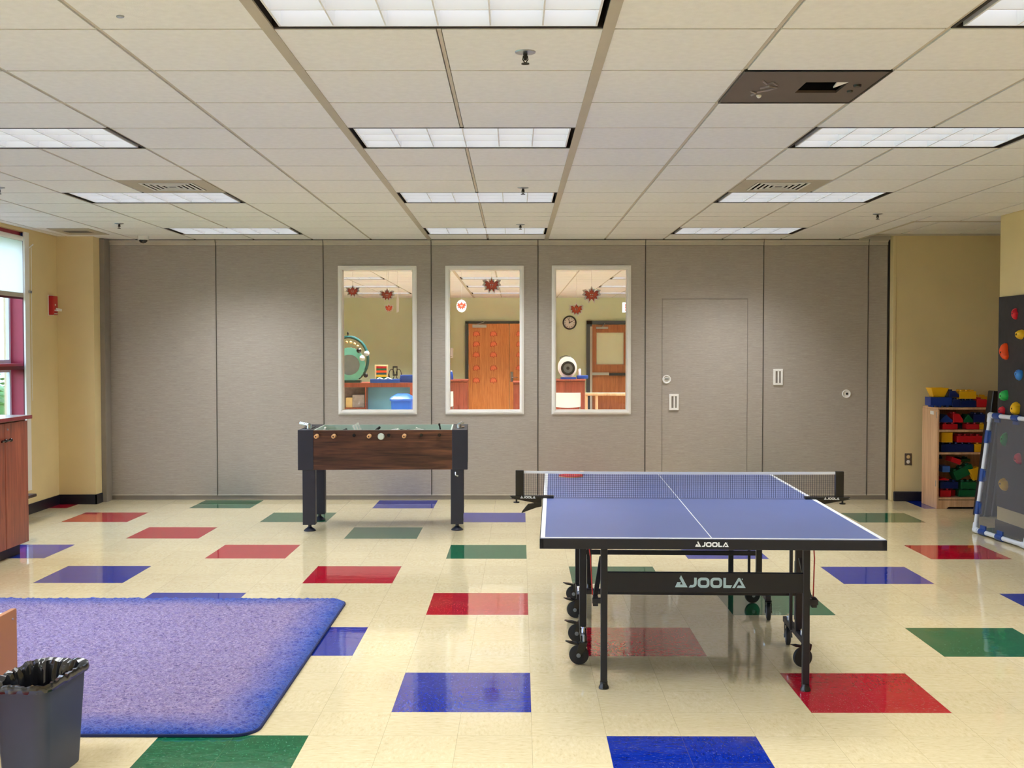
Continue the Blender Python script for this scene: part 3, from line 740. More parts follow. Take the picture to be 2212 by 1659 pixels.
def lvl(hx, hy, r, z, n=6): return [(x, y, z) for x, y in rrect(hx, hy, r, n)]
b = MB(); loft(b, [lvl(.084, .148, .045, .0), lvl(.088, .152, .047, .004), lvl(.105, .178, .052, .355), lvl(.100, .173, .050, .355), lvl(.082, .146, .045, .006)]); b.build('body', M['bin'], t, smooth=True)
b = MB(); loft(b, [lvl(.105, .178, .052, .345), lvl(.116, .190, .058, .348), lvl(.118, .192, .060, .362), lvl(.112, .186, .056, .372), lvl(.103, .176, .050, .368), lvl(.101, .174, .05, .35)], close_bot=False); b.build('rim', M['bin'], t, smooth=True)
b = MB()   # liner: crumpled film folded over the rim
rings = []
for hx, hy, r, z, amp in ((.118, .192, .060, .350, .002), (.121, .195, .062, .364, .003), (.116, .190, .058, .379, .006), (.100, .174, .050, .372, .012), (.094, .166, .046, .34, .022), (.088, .160, .046, .29, .03), (.08, .15, .045, .22, .03), (.06, .12, .04, .16, .02)):
    L0_ = rrect(hx, hy, r, 10); L = []
    per = [math.dist(L0_[i], L0_[(i+1) % len(L0_)]) for i in range(len(L0_))]; tot = sum(per)
    for m_ in range(120):
        d_ = tot*m_/120; i = 0
        while d_ > per[i]: d_ -= per[i]; i += 1
        f_ = d_/max(per[i], 1e-9); p_, q_ = L0_[i], L0_[(i+1) % len(L0_)]; L.append((p_[0]+(q_[0]-p_[0])*f_, p_[1]+(q_[1]-p_[1])*f_))
    o = []
    for q, (x, y) in enumerate(L):
        a = math.atan2(y, x); nz = noise.noise((math.cos(a)*6, math.sin(a)*6, z*9))+.6*noise.noise((math.cos(a)*15, math.sin(a)*15, z*22+4))
        fold = .5+.5*math.sin(q*.55+6*noise.noise((math.cos(a)*2, math.sin(a)*2, z*5)))+nz*.8; fold = max(0, fold)
        f = 1-amp*fold*6 if z < .376 else 1-.4*amp*fold
        o.append((x*f, y*f, z+amp*(nz*1.3 if z > .34 else nz)))
    rings.append(o)
loft(b, rings, True, False); b.build('liner', M['liner'], t, smooth=True)
b = MB(); b.lathe([(.0001, -.1665), (.024, -.1665), (.026, -.163)], (-.015, 0, 0), 'Y', 24, T(-.0, .0, .235) @ Matrix.Diagonal((1.3, 1, .38, 1)) @ T(0, 0, 0)); b.build('embossed_oval', M['bin'], t)

t = thing('low_play_table', 'low orange wood play table with white top standing at the rug edge', 'table', (-2.08, 4.75, 0))
b = MB(); b.prism([(0, .03), (0, .494), (-.004, .5), (-.86, .5), (-.86, 0), (-.78, 0), (-.78, .12), (-.2, .12), (-.2, .03)], -.022, 0, 'YZ'); b.build('side_panel', M['orange'], t, .002)
b = MB(); b.prism([(0, .03), (0, .494), (-.004, .5), (-.86, .5), (-.86, 0), (-.78, 0), (-.78, .12), (-.2, .12), (-.2, .03)], -1.1, -1.078, 'YZ'); b.build('side_panel', M['orange'], t, .002)
b = MB(); b.box((-1.078, -.85, .462), (-.022, -.01, .482)); b.build('tabletop', M['white'], t)
b = MB(); b.box((-1.078, -.03, .3), (-.022, -.012, .462)); b.build('apron', M['orange'], t)
b = MB(); b.lathe([(.0001, .004), (.005, .003), (.0055, 0)], (0, -.045, .465), 'X', 12); b.build('screw', M['chrome'], t)

# ------------------------------------------------------------------ table tennis table
def bx2(M_): return M_
TT = thing('table_tennis_table', 'blue table tennis table on black wheeled undercarriage', 'table tennis table', (.924, 6.392, 0), -.035)
ZT = .745; HWD, HLN = .7625, 1.37
for s in (-1, 1):
    b = MB(); b.box((-HWD+.004, min(s*.004, s*(HLN-.004)), ZT-.018), (HWD-.004, max(s*.004, s*(HLN-.004)), ZT-.001)); tp = b.build('tabletop', M['tttop'], TT)
    b = MB(); z0, z1 = ZT-.0011, ZT
    y0, y1 = (s*.004, s*(HLN-.004))
    b.box((-HWD+.004, y0, z0), (-HWD+.024, y1, z1)).box((HWD-.024, y0, z0), (HWD-.004, y1, z1)).box((-HWD+.024, s*(HLN-.024), z0), (HWD-.024, s*(HLN-.004), z1)).box((-.0022, y0, z0), (.0022, s*(HLN-.024), z1))
    b.build('line', M['line'], tp)
    b = MB()   # apron
    ya, yb = sorted((s*(HLN), s*(HLN-.022)))
    b.box((-HWD, ya, ZT-.049), (HWD, yb, ZT-.003)); b.box((-HWD, min(s*.01, s*HLN), ZT-.045), (-HWD+.02, max(s*.01, s*HLN), ZT-.004)); b.box((HWD-.02, min(s*.01, s*HLN), ZT-.045), (HWD, max(s*.01, s*HLN), ZT-.004))
    b.box((-HWD+.02, min(s*.01, s*.03), ZT-.045), (HWD-.02, max(s*.01, s*.03), ZT-.018))
    ap = b.build('apron', M['black'], TT, .002)
    for sx in (-1, 1):
        b = MB(); b.box((sx*.466-.016, s*1.12-.013, .03), (sx*.466+.016, s*1.12+.013, ZT-.02)); lg = b.build('leg', M['black'], TT, .003)
        b = MB(); b.lathe([(.024, 0), (.024, .008), (.018, .02), (.018, .034), (.0001, .034)], (sx*.466, s*1.12, 0), n=20); b.build('foot_cap', M['blackg'], lg, smooth=True)
        # trolley post and wheel beam
        b = MB(); b.box((sx*.55-.018, s*.57-.016, .12), (sx*.55+.018, s*.57+.016, ZT-.018)); b.box((sx*.50-.008, s*.62-.008, .16), (sx*.50+.008, s*.62+.008, ZT-.018)) if sx > 0 else None
        b.build('post', M['black'], TT, .003)
        b = MB(); b.box((sx*.55-.016, s*.28-.03*s, .115), (sx*.55+.016, s*.72, .145)); bm_ = b.build('wheel_beam', M['black'], TT, .003)
        
        for qy in (.34, .66): b = MB(); b.cyl((sx*.55, s*qy, .14), (sx*.55, s*qy, .17), .009, n=10); b.cyl((sx*.55, s*qy, .17), (sx*.55, s*qy, .178), .013, n=6); b.build('bolt', M['chrome'], bm_)
        b = MB(); b.box((sx*.55-sx*.021, s*.555, .2), (sx*.55-sx*.018, s*.565, .5)); b.build('slide_rail', M['steel'], bm_)
        for q, yy in enumerate((.28, .72)):
            ca = bpy.data.objects.new('caster', None); COL.objects.link(ca); ca.parent = TT; ca.location = (sx*.555, s*yy, 0)
            ang = (-.12 if sx < 0 else (.3 if q else 1.45)); ca.rotation_euler = (0, 0, ang+PI)
            b = MB(); b.lathe([(.0001, -.012), (.036, -.013), (.048, -.010), (.05, 0), (.048, .010), (.036, .013), (.0001, .012)], (0.018, 0, .05), 'Y', 28); wh = b.build('wheel', M['rubber'], ca, smooth=True)
            b = MB(); b.lathe([(.0001, -.0225), (.010, -.0225), (.011, -.020), (.011, .020), (.010, .0225), (.0001, .0225)], (.018, 0, .05), 'Y', 16); b.lathe([(.024, -.0145), (.030, -.0145), (.031, -.012)], (.018, 0, .05), 'Y', 24); b.build('hub', M['greyd'], wh, smooth=True)
            b = MB()
            for e in (-1, 1): b.prism([(.005, .045), (.03, .045), (.03, .06), (.016, .112), (-.024, .112), (-.02, .09)], e*.017-.002, e*.017+.002, 'XZ')
            b.box((-.024, -.018, .106), (.016, .018, .116)); b.cyl((-.006, 0, .11), (-.006, 0, .118), .016, n=14); b.build('fork', M['blackg'], ca, .001)
            b = MB(); b.prism([(.016, .108), (.02, .098), (.062, .106), (.088, .118), (.05, .116)], -.014, .014, 'XZ'); b.build('brake_lever', M['blackg'], ca, .002)
            b = MB(); b.cyl((-.006, 0, .117), (-.006, 0, .150), .007, n=10); b.build('stem', M['steel'], ca)
    b = MB(); b.box((-.466, s*1.12-.011, .455), (.466, s*1.12+.011, .548)); cb = b.build('crossbar', M['black'], TT, .003)
    b = MB(); b.box((-.532, s*.57-.014, .325), (.532, s*.57+.014, .352)); b.build('tie_bar', M['black'], TT, .003)
    b = MB(); b.box((-.40, s*1.12-.012, ZT-.05), (-.376, s*1.12+.012, ZT-.02)) ; b.box((.376, s*1.12-.012, ZT-.05), (.40, s*1.12+.012, ZT-.02)); b.build('hinge', M['black'], TT)
    for sx in (-1, 1):
        b = MB(); b.box((-.011, -.012, 0), (.011, .012, .20), T(sx*.505, s*1.02, .40) @ rot('Y', R(-10*sx)) @ rot('X', R(s*12))); b.box((sx*.466, s*1.12-.01, .40), (sx*.466+sx*.055, s*1.12+.01, .425)); b.box((sx*.505-.012, s*1.1-.02, .385), (sx*.505+.012, s*1.1+.02, .43)); b.build('leg_brace', M['black'], TT, .002)
        x = sx*.52 if sx > 0 else sx*.53
        b = MB(); b.tube([(x-sx*.0, s*1.0, ZT-.025), (x+sx*.004, s*1.01, ZT-.09), (x+.004, s*1.03, .60), (x-sx*.012, s*1.08, .43)], .003, 6); b.cbox((x, s*1.0, ZT-.045), (.010, .01, .03)); b.build('release_cable', M['redc'], TT)

# lettering drawn as outlines (units of the print, y up)
def glyphs():
    def f(p): return [(x, 1260-y) for x, y in p]
    P = [f([(200, 1250), (515, 1250), (352, 945), (310, 1020), (395, 1180), (325, 1180), (348, 1120), (258, 1120)]),
         f([(545, 1255), (640, 1255), (700, 1236), (735, 1200), (747, 1150), (747, 1005), (680, 1005), (680, 1145), (668, 1178), (640, 1192), (582, 1192)]),
         f([(1415, 1005), (1482, 1005), (1482, 1192), (1635, 1192), (1602, 1260), (1415, 1260)]),
         f([(1638, 1260), (1788, 1005), (1832, 1005), (1975, 1258), (1745, 1258), (1782, 1196), (1880, 1196), (1810, 1075), (1706, 1260)]),
         f([(1876, 1024), (1890, 1016), (1904, 1024), (1904, 1046), (1890, 1054), (1876, 1046)])]
    Rg = []
    for x0 in (770, 1088):
        def rr(a, b_, c, d, r):
            o = []
            for q, (cx, cy) in enumerate(((c-r, d-r), (a+r, d-r), (a+r, b_+r), (c-r, b_+r))):
                for s_ in range(7): an = PI/2*(q+s_/6); o.append((cx+r*math.cos(an), cy+r*math.sin(an)))
            return o
        Rg.append((rr(x0, 0, x0+297, 258, 95), rr(x0+68, 66, x0+229, 192, 42)))
    return P, Rg
def logo(parent, x, z, y, width, m, face=-1, name='logo'):
    P, Rg = glyphs(); s = width/1775; b = MB()
    def tr(p): return [((a-1087)*s*(1 if face < 0 else -1)+x, (c-130)*s+z) for a, c in p]
    ya, yb = (y-.0009, y) if face < 0 else (y, y+.0009)
    for p in P: b.prism(tr(p), ya, yb, 'XZ')
    for o, i in Rg: b.ring(tr(o), tr(i), ya, yb, 'XZ')
    b.bm.normal_update(); bmesh.ops.triangulate(b.bm, faces=b.bm.faces)
    b.build(name, M[m], parent)
for s, nm in ((-1, 'crossbar'), (1, 'crossbar')):
    pass
cbs = [o for o in TT.children if o.name.startswith('crossbar')]; aps = [o for o in TT.children if o.name.startswith('apron')]
logo(cbs[0], .024, .5015, -1.12-.0112, .325, 'logo'); logo(cbs[1], -.024, .5015, 1.12+.0112, .325, 'logo', 1)
logo(aps[0], -.002, .7195, -HLN-.0002, .148, 'logow'); logo(aps[1], .002, .7195, HLN+.0002, .148, 'logow', 1)

# net
NTt = thing('table_tennis_net', 'dark table tennis net with white top tape clamped across the blue table', 'net', (.924, 6.392, ZT), -.035)
b = MB(); W_ = .9; sag = lambda x: .1525-.004*(1-(x/W_)**2)
n = 150
for i in range(n+1):
    x = -W_+2*W_*i/n; b.box((x-.0008, -.0008, .004), (x+.0008, .0008, sag(x)-.01))
for j in range(13):
    z = .006+j*.0112
    b.tube([(-W_+2*W_*i/20, 0, z-.003*(1-(2*i/20-1)**2)) for i in range(21)], .0008, 4)
b.build('mesh', M['net'], NTt)
b = MB()
for i in range(20):
    xa, xb = -W_+2*W_*i/20, -W_+2*W_*(i+1)/20
    b.mesh([(xa, -.0025, sag(xa)-.014), (xb, -.0025, sag(xb)-.014), (xb, -.0025, sag(xb)), (xa, -.0025, sag(xa)), (xa, .0025, sag(xa)-.014), (xb, .0025, sag(xb)-.014), (xb, .0025, sag(xb)), (xa, .0025, sag(xa))],
           [(0, 1, 2, 3), (4, 7, 6, 5), (0, 4, 5, 1), (3, 2, 6, 7), (0, 3, 7, 4), (1, 5, 6, 2)])
b.build('top_tape', M['line'], NTt)
for sx in (-1, 1):
    b = MB(); b.box((sx*.868, -.012, -.005), (sx*.915, .012, .156)); po = b.build('post', M['blackg'], NTt, .003)
    b = MB(); b.prism([(sx*.93, -.001), (sx*.70, -.001), (sx*.70, .013), (sx*.95, .013)], -.022, .022, 'XZ'); b.prism([(sx*.768, 0), (sx*.95, 0), (sx*.80, -.028), (sx*.768, -.03)], -.018, .018, 'XZ')
    if sx < 0: b.prism([(-.768, -.02), (-.768, -.048), (-.80, -.055), (-.882, -.085), (-.878, -.076), (-.845, -.035)], -.014, .014, 'XZ')
    cl = b.build('clamp', M['blackg'], NTt, .002)
    b = MB(); b.cyl((sx*.91, 0, -.0), (sx*.91, 0, -.026), .005, n=8); b.lathe([(.0001, 0), (.017, .002), (.017, .008), (.0001, .01)], (sx*.91, 0, -.03), n=12); b.build('screw_knob', M['blackg'], NTt)
    logo(cl, sx*.845, .0055, -.0222, .085, 'logow')

# paddle
t = thing('table_tennis_paddle', 'red rubber paddle lying on the blue table beyond the net', 'paddle', (.375, 7.50, ZT), R(60))
o_ = [(.078*math.cos(a), .082*math.sin(a)) for a in [2*PI*i/32 for i in range(32)]]
b = MB(); b.prism(o_, .0, .006, 'XY'); b.build('blade', M['orangew'], t)
b = MB(); b.prism([(x*.985, y*.985) for x, y in o_], .006, .010, 'XY'); b.build('rubber', M['redr'], t)
b = MB(); b.box((.07, -.014, 0), (.175, .014, .022)); b.build('handle', M['orangew'], t, .005)

# ------------------------------------------------------------------ foosball table
FT = thing('foosball_table', 'brown wood and black foosball table in front of the partition windows', 'foosball table', (-1.15, 10.275, 0), .035)
hw, hd, zb, zt = .735, .375, .535, .885
for sx in (-1, 1):
    for sy in (-1, 1):
        cx, cy = sx*.642, sy*.32
        b = MB(); b.box((cx-.055, cy-.05, .058), (cx+.055, cy+.05, zb+.02)); lg = b.build('leg', M['foosb'], FT, .004)
        b = MB(); b.lathe([(.052, 0), (.052, .008), (.036, .022), (.016, .036), (.014, .06)], (cx, cy, 0), n=22); b.build('leveler_foot', M['foosb'], lg, smooth=True)
        if sx > 0 and sy < 0:
            b = MB(); b.tube([(cx-.012, cy-.052, .515), (cx-.012, cy-.056, .49), (cx+.01, cy-.054, .478)], .008, 8); b.build('latch', M['chrome'], lg)
        # corner block (end cabinet corner)
        b = MB(); x0, x1 = sorted((sx*hw, sx*(hw-.135))); y0, y1 = sorted((sy*hd, sy*(hd-.07)))
        b.box((x0, y0, zb), (x1, y1, zt)); b.build('corner_block', M['foosb'], FT, .004)
    b = MB(); x0, x1 = sorted((sx*(hw-.135), sx*(hw-.002))); b.box((x0, -hd+.068, zb), (x1, hd-.068, zt-.002)); b.build('end_panel', M['foosb'], FT, .003)
    b = MB(); b.box((sx*(hw-.1), -.14, zt), (sx*(hw-.03), .06, zt+.004)); sc_ = b.build('score_rail', M['blackg'], FT)
    b = MB(); b.cyl((sx*(hw-.075), -.20, zt), (sx*(hw-.075), -.20, zt+.035), .022, n=18); b.cyl((sx*(hw-.075), -.20, zt+.03), (sx*(hw-.02*1)-.03, -.12, zt+.042), .018, n=16); b.build('ball_entry_cup', M['chrome'], FT, smooth=True)
for sy in (-1, 1):
    b = MB(); y0, y1 = sorted((sy*(hd-.004), sy*(hd-.03))); b.box((-hw+.135, y0, zb+.002), (hw-.135, y1, zt-.004)); b.build('side_panel', M['rustic'], FT)
    b = MB(); y0, y1 = sorted((sy*(hd-.03), sy*(hd-.04))); b.box((-hw+.135, y0, zb+.1), (hw-.135, y1, zt-.002)); b.build('side_lining', M['inner'], FT)
b = MB(); b.box((-hw+.13, -hd+.03, zb), (hw-.13, hd-.03, zb+.02)); b.build('cabinet_bottom', M['foosb'], FT)
b = MB(); b.box((-hw+.135, -hd+.04, zb+.18), (hw-.135, hd-.04, zb+.2)); b.build('pitch', M['pitch'], FT)
for sx in (-1, 1):
    b = MB(); x0, x1 = sorted((sx*(hw-.135), sx*(hw-.147))); b.box((x0, -hd+.04, zb+.2), (x1, hd-.04, zt-.002)); b.build('end_lining', M['inner'], FT)
rods = [(-.558, 1, 1, 20, 1, 'w'), (-.410, 1, 1, 70, 2, 'b'), (-.247, 0, -1, 160, 3, 'w'), (-.108, 1, 1, 50, 5, 'b'), (.052, 0, -1, 80, 5, 'w'), (.192, 1, 1, 95, 3, 'b'), (.333, 0, -1, 110, 2, 'w'), (.490, 0, -1, 172, 1, 'b')]
for x, mine, side, ang, cnt, colr in rods:
    b = MB(); zr = .838; a0 = -hd-.015 if not mine else -hd-.06; a1 = hd+.17 if not mine else hd+.02
    b.cyl((x, a0, zr), (x, a1, zr), .007, n=12); rd = b.build('rod', M['chrome'], FT, smooth=True)
    b = MB(); b.lathe([(.0001, 0), (.014, 0), (.015, .012), (.009, .018)], (x, -hd-.002-.016, zr), 'Y', 16); b.lathe([(.0001, 0), (.014, 0), (.015, .012), (.009, .018)], (x, hd+.002, zr), 'Y', 16); b.build('bearing', M['blackg'], rd, smooth=True)
    hy = -hd-.155 if mine else hd+.155; hdl = MB(); s_h = 1 if mine else -1
    hdl.lathe([(.0001, 0), (.006, .0), (.008, .001), (.015, .001), (.0175, .012), (.016, .05), (.0185, .085), (.012, .105), (.0001, .105)] if s_h > 0 else [(.0001, -.105), (.012, -.105), (.0185, -.085), (.016, -.05), (.0175, -.012), (.015, -.001), (.0001, 0)], (x, hy, zr), 'Y', 20); hdl.build('handle', M['orangew'], rd, smooth=True)
    if mine:
        b = MB(); b.lathe([(.0001, -.0012), (.006, -.0012), (.007, .002)], (x, hy, zr), 'Y', 12); b.build('end_plug', M['toe'], rd)
    for k_ in range(cnt):
        y = (k_-(cnt-1)/2)*(.56/cnt)
        Mm = T(x, y, zr) @ rot('Y', R(ang)); b = MB()
        b.box((-.011, -.010, -.02), (.011, .010, .026), Mm); b.box((-.009, -.017, .005), (.009, .017, .026), Mm); b.box((-.007, -.008, -.06), (.007, .008, -.02), Mm); b.box((-.007, -.010, -.078), (.011, .010, -.058), Mm)
        q = Mm @ Vector((0, 0, .038)); b.sph(q, .0125, 8)
        b.build('player_figure', M['card' if colr == 'w' else 'blackg'], rd, .002)
b = MB(); b.lathe([(.0001, -.03), (.024, -.03), (.028, -.02), (.03, 0)], (-.015, -hd, .826), 'Y', 24); b.build('ball_return_cup', M['inner'], FT, smooth=True)

# ------------------------------------------------------------------ climbing panel, pipe frame, folded mat
t = thing('climbing_panel', 'charcoal climbing wall panel with coloured holds on the beige side wall', 'climbing wall', (4.19, 9.90, 0))
b = MB(); b.box((0, -2.4, .222), (.019, 0, 2.03)); b.build('board', M['climb'], t)
holds = [(9.549, 1.879, 'h_red', .9), (9.448, 1.705, 'h_yel', 1.1), (9.736, 1.555, 'h_org', 1.2), (9.456, 1.376, 'h_blue', 1), (9.716, 1.185, 'h_grn', 1.3), (9.777, 1.056, 'h_red', .9), (9.50, 1.087, 'h_yel', 1.3),
         (9.724, .818, 'h_grn', 1), (9.452, .671, 'h_red', 1), (9.713, .436, 'h_yel', 1.2), (9.1, 1.6, 'h_grn', 1.1), (8.8, 1.25, 'h_blue', 1.1), (8.6, 1.75, 'h_org', 1.1), (8.5, .9, 'h_yel', 1.1), (8.75, .55, 'h_blue', 1.1), (8.1, 1.3, 'h_red', 1.1), (8.0, .6, 'h_grn', 1.1)]
for n, (y, z, c, s) in enumerate(holds):
    r = random.Random(n+3); b = MB(); N = 14; rings = []
    of = [1+.35*r.uniform(-1, 1) for _ in range(N)]; of = [(of[i]*2+of[i-1]+of[(i+1) % N])/4 for i in range(N)]
    dy = -.012*r.random()
    for rad, h in ((1.0, 0), (1.02, .012), (.82, .034), (.5, .046), (.3, .044), (.14, .036)):
        rings.append([(-h*s, (y-9.90)+dy*h*20+math.cos(2*PI*i/N)*.034*s*rad*(1+(of[i]-1)*1.8), z+math.sin(2*PI*i/N)*.046*s*rad*(1+(of[i]-1)*1.8)) for i in range(N)])
    loft(b, rings, True, True); h_ = b.build('climbing_hold', M[c], t, smooth=True)
    q = MB(); q.lathe([(.0001, -.046*s), (.006, -.046*s), (.007, -.036*s)], (0, y-9.90+dy, z), 'X', 10); q.build('bolt', M['dark'], h_)

t = thing('clear_easel', 'blue-clamped white pipe easel with clear vinyl sheet against climbing wall', 'easel', (3.968, 9.80, 0), R(5))
bot, top, wid = .03, 1.015, .82; lean = .127
def ep(u, v, d=0): return (lean*(v-bot)+d, -u, v)
r_ = .019
for nm, u in (('upright_pipe', 0.0), ('upright_pipe', wid)):
    b = MB(); b.cyl(ep(u, bot-.01), ep(u, top), r_, n=18); b.build(nm, M['pvc'], t, smooth=True)
for v in (bot, top):
    b = MB(); b.cyl(ep(-.0, v), ep(wid, v), r_, n=18); b.build('rail_pipe', M['pvc'], t, smooth=True)
    for u in (0, wid):
        b = MB(); b.sph(ep(u, v), .027, 14); b.cyl(ep(u, v), ep(u+(.06 if u == 0 else -.06), v), .0245, n=16); b.cyl(ep(u, v), ep(u, v+(.06 if v == bot else -.06)), .0245, n=16); b.build('corner_fitting', M['pvc'], t, smooth=True)
for u, v, ax in [(0, .22, 'v'), (0, .50, 'v'), (0, .83, 'v'), (.12, top, 'u'), (.42, top, 'u'), (.14, bot, 'u'), (.42, bot, 'u'), (wid, .25, 'v'), (wid, .8, 'v')]:
    b = MB()
    if ax == 'v': b.cyl(ep(u, v-.055), ep(u, v+.055), .026, n=18); b.cbox((lean*(v-bot)+.0, -(u+(.03 if u == 0 else -.03)), v), (.012, .05, .09))
    else: b.cyl(ep(u-.05, v), ep(u+.05, v), .026, n=18); b.cbox((lean*(v-bot), -u, v+(-.03 if v == top else .03)), (.012, .09, .05))
    b.build('snap_clamp', M['bluep'], t, smooth=True)
b = MB(); vv = []; fs = []
nu, nv = 26, 22
for j in range(nv+1):
    for i in range(nu+1):
        u = .0+(wid)*i/nu; v = bot+.0+(top-bot)*j/nv
        e = min(i, nu-i, j, nv-j)/4; w_ = .008*noise.noise((u*4, v*3, 1))*min(1, e)
        vv.append(ep(u, v, -.004+w_))
for j in range(nv):
    for i in range(nu): a = j*(nu+1)+i; fs.append((a, a+1, a+nu+2, a+nu+1))
b.mesh(vv, fs); sh = b.build('vinyl_sheet', M['vinyl'], t, smooth=True)

t = thing('folding_mat', 'black folded gym mat standing on end beside the block shelf', 'gym mat', (4.375, 10.76, 0))
Mm = rot('Y', R(6.5))
for n, x0 in enumerate((0, .065, .13)):
    b = MB(); b.box((x0, 0, .002+x0*.11), (x0+.06, .12, 1.2), Mm); b.build('mat_fold', M['matb'], t, .012, seg=3)
b = MB(); b.box((.05, .012, .02), (.14, .11, 1.19), Mm); b.build('hinge_strip', M['dark'], t)
b = MB(); b.box((.075, -.004, 1.0), (.093, .0, 1.08), Mm); b.build('label_tag', M['card'], t)
b = MB(); b.tube([Mm @ Vector(p) for p in ((.05, -.004, 1.17), (.065, -.02, 1.18), (.085, -.02, 1.17), (.097, -.004, 1.15))], .006, 8); b.build('carry_handle', M['chrome'], t)

# ------------------------------------------------------------------ block shelf
t = thing('toy_shelf', 'light maple toy shelf holding big coloured blocks in the niche', 'shelf', (4.19, 11.30, 0))
WS, DS = .95, .42
for x0, x1 in ((0, .02), (WS-.02, WS)):
    b = MB(); b.box((x0, 0, 0), (x1, DS, .9845)); b.build('side_panel', M['maple'], t, .003)
for z, nm in ((.985, 'top_panel'), (.764, 'shelf_board'), (.540, 'shelf_board'), (.092, 'bottom_board')):
    b = MB(); b.box((.02 if nm != 'top_panel' else 0, .0, z), (WS-.02 if nm != 'top_panel' else WS, DS-.012, z+.02)); b.build(nm, M['maple'], t, .002)
b = MB(); b.prism([(.02, 0.0), (.02, .085), (WS-.02, .085), (WS-.02, 0.0), (WS-.1, .0), (WS-.12, .018), (.12, .018), (.1, .0)], 0.004, .022, 'XZ'); b.build('plinth', M['maple'], t)
b = MB(); b.box((.02, DS-.012, 0), (WS-.02, DS-.004, 1.0)); b.build('back_board', M['maple'], t)
b = MB()
for z in (.93, .25): b.box((-.004, .02, z-.03), (0, .028, z+.03))
b.build('hinge', M['steel'], t)
b = MB(); b.box((-.0035, .10, .93), (0, .19, .965)); b.build('label_sticker', M['card'], t)

SX, SY = 4.19, 11.30
def bxz(px, py): x, z = at(1980+px/4.367, 820+py/4.367, SY+.1); return x, z
nb = 0
def block(x0, x1, z0, z1, m, label, kind='brick', y=None, d=.16, rz=0, rx=0, ry_=0, studs=True, flip=False):
    """a big toy brick filling x0..x1, z0..z1"""
    w, h = x1-x0, z1-z0; y = SY+.05 if y is None else y
    t = thing('toy_block', label, 'toy block', ((x0+x1)/2, y, z0), rz, None)
    b = MB(); Mr = T(0, d/2, h/2) @ rot('Y', ry_) @ rot('X', rx) @ (rot('Y', PI) if flip else Matrix.Identity(4)); st = .016
    hb = h-st if studs else h
    zb0 = -h/2; zt0 = zb0+hb
    if kind == 'brick': b.box((-w/2, -d/2, zb0), (w/2, d/2, zt0), Mr)
    elif kind == 'slope': b.prism([(-w/2, zb0), (w/2, zb0), (w/2, zb0+hb*.35), (w*.12, zt0), (-w/2+.0, zt0)], -d/2, d/2, 'XZ', Mr)
    elif kind == 'peak': b.prism([(-w/2, zb0), (w/2, zb0), (w/2, zb0+hb*.3), (0, zt0), (-w/2, zb0+hb*.3)], -d/2, d/2, 'XZ', Mr)
    elif kind == 'trough':
        n = 4; o = [(-w/2, -d/2), (w/2, -d/2), (w/2, d/2), (-w/2, d/2)]
        def q(s, z): return [Mr @ Vector((a*s, c*s, z)) for a, c in o]
        vs = q(.62, zb0)+q(1, zt0)+q(.88, zt0)+q(.5, zb0+.015)
        fs = [(3, 2, 1, 0)]
        for L in range(3):
            for i in range(4): j = (i+1) % 4; fs.append((L*4+i, L*4+j, L*4+4+j, L*4+4+i))
        fs.append((12, 13, 14, 15)); b.mesh(vs, fs)
    if studs and kind != 'trough':
        nx = max(1, round(w/.064)); pitch_ = w/nx; ny = max(1, round(d/.064))
        lo = {'brick': 0, 'slope': 0, 'peak': 99}[kind]; hi = {'brick': nx, 'slope': max(1, nx//2), 'peak': 0}[kind]
        for i in range(lo, hi):
            for j in range(ny):
                cx, cy = -w/2+pitch_*(i+.5), -d/2+d/ny*(j+.5)
                b.cyl(Mr @ Vector((cx, cy, zt0-.001)), Mr @ Vector((cx, cy, zt0+st)), .0165, n=14)
    b.build('brick_body', M[m], t, .003)
    return t
def B(px0, py0, px1, py1, m, label, **kw):
    x0, z1 = bxz(px0, py0); x1, z0 = bxz(px1, py1)
    if 'floor' in kw: z0 = kw.pop('floor')+.0005
    t = block(x0, x1, z0, max(z1, z0+.04), m, label, **kw); TOP[t.name] = max(z1, z0+.04); return TOP[t.name]
TOP = {}
TP, S1, S2, S3 = 1.005, .784, .560, .112
bl = B(115, 165, 318, 240, 'b_blue', 'long blue block lying studs down on top of the maple shelf', floor=TP, flip=True)
zt_ = TP+.0005+.078
B(122, 62, 288, 160, 'b_yel', 'yellow hollow trough block on the long blue block', kind='trough', floor=bl)
b1 = B(322, 170, 392, 240, 'b_navy', 'short navy block between the blue and the navy bricks on top', floor=TP)
B(292, 92, 384, 165, 'b_navy', 'small navy peaked block beside the yellow trough block', kind='slope', floor=max(b1, bl))
b2 = B(396, 180, 542, 240, 'b_navy', 'navy brick under the studded yellow brick', floor=TP)
B(388, 95, 545, 180, 'b_yel', 'yellow studded brick stacked on a navy brick', floor=b2)
B(550, 168, 690, 240, 'b_red', 'red sloped block on top of the shelf by the black mat', kind='slope', floor=TP)
B(600, 150, 720, 240, 'b_yel', 'yellow block behind the red sloped block', floor=TP, y=SY+.24, d=.12)
# first shelf
zz = B(228, 402, 370, 462, 'b_red', 'red brick at the window end of the upper shelf', floor=S1)
B(455, 402, 572, 462, 'b_red', 'red brick mid-way along the upper shelf', floor=S1)
B(574, 402, 640, 462, 'b_yel', 'small yellow brick beside the red one on the upper shelf', floor=S1)
B(374, 402, 452, 462, 'b_navy', 'dark navy brick between two red bricks on the upper shelf', floor=S1, y=SY+.16)
B(205, 312, 322, 392, 'b_blue', 'blue sloped block at the edge of the upper shelf', kind='peak', floor=zz)
B(328, 305, 420, 392, 'b_red', 'red block with slanted side on top of a red brick', kind='slope', floor=zz)
B(428, 310, 515, 392, 'b_grn', 'green peaked block on the upper shelf', kind='peak', floor=zz)
B(520, 310, 640, 392, 'b_navy', 'navy block beside the green peaked block', floor=zz)
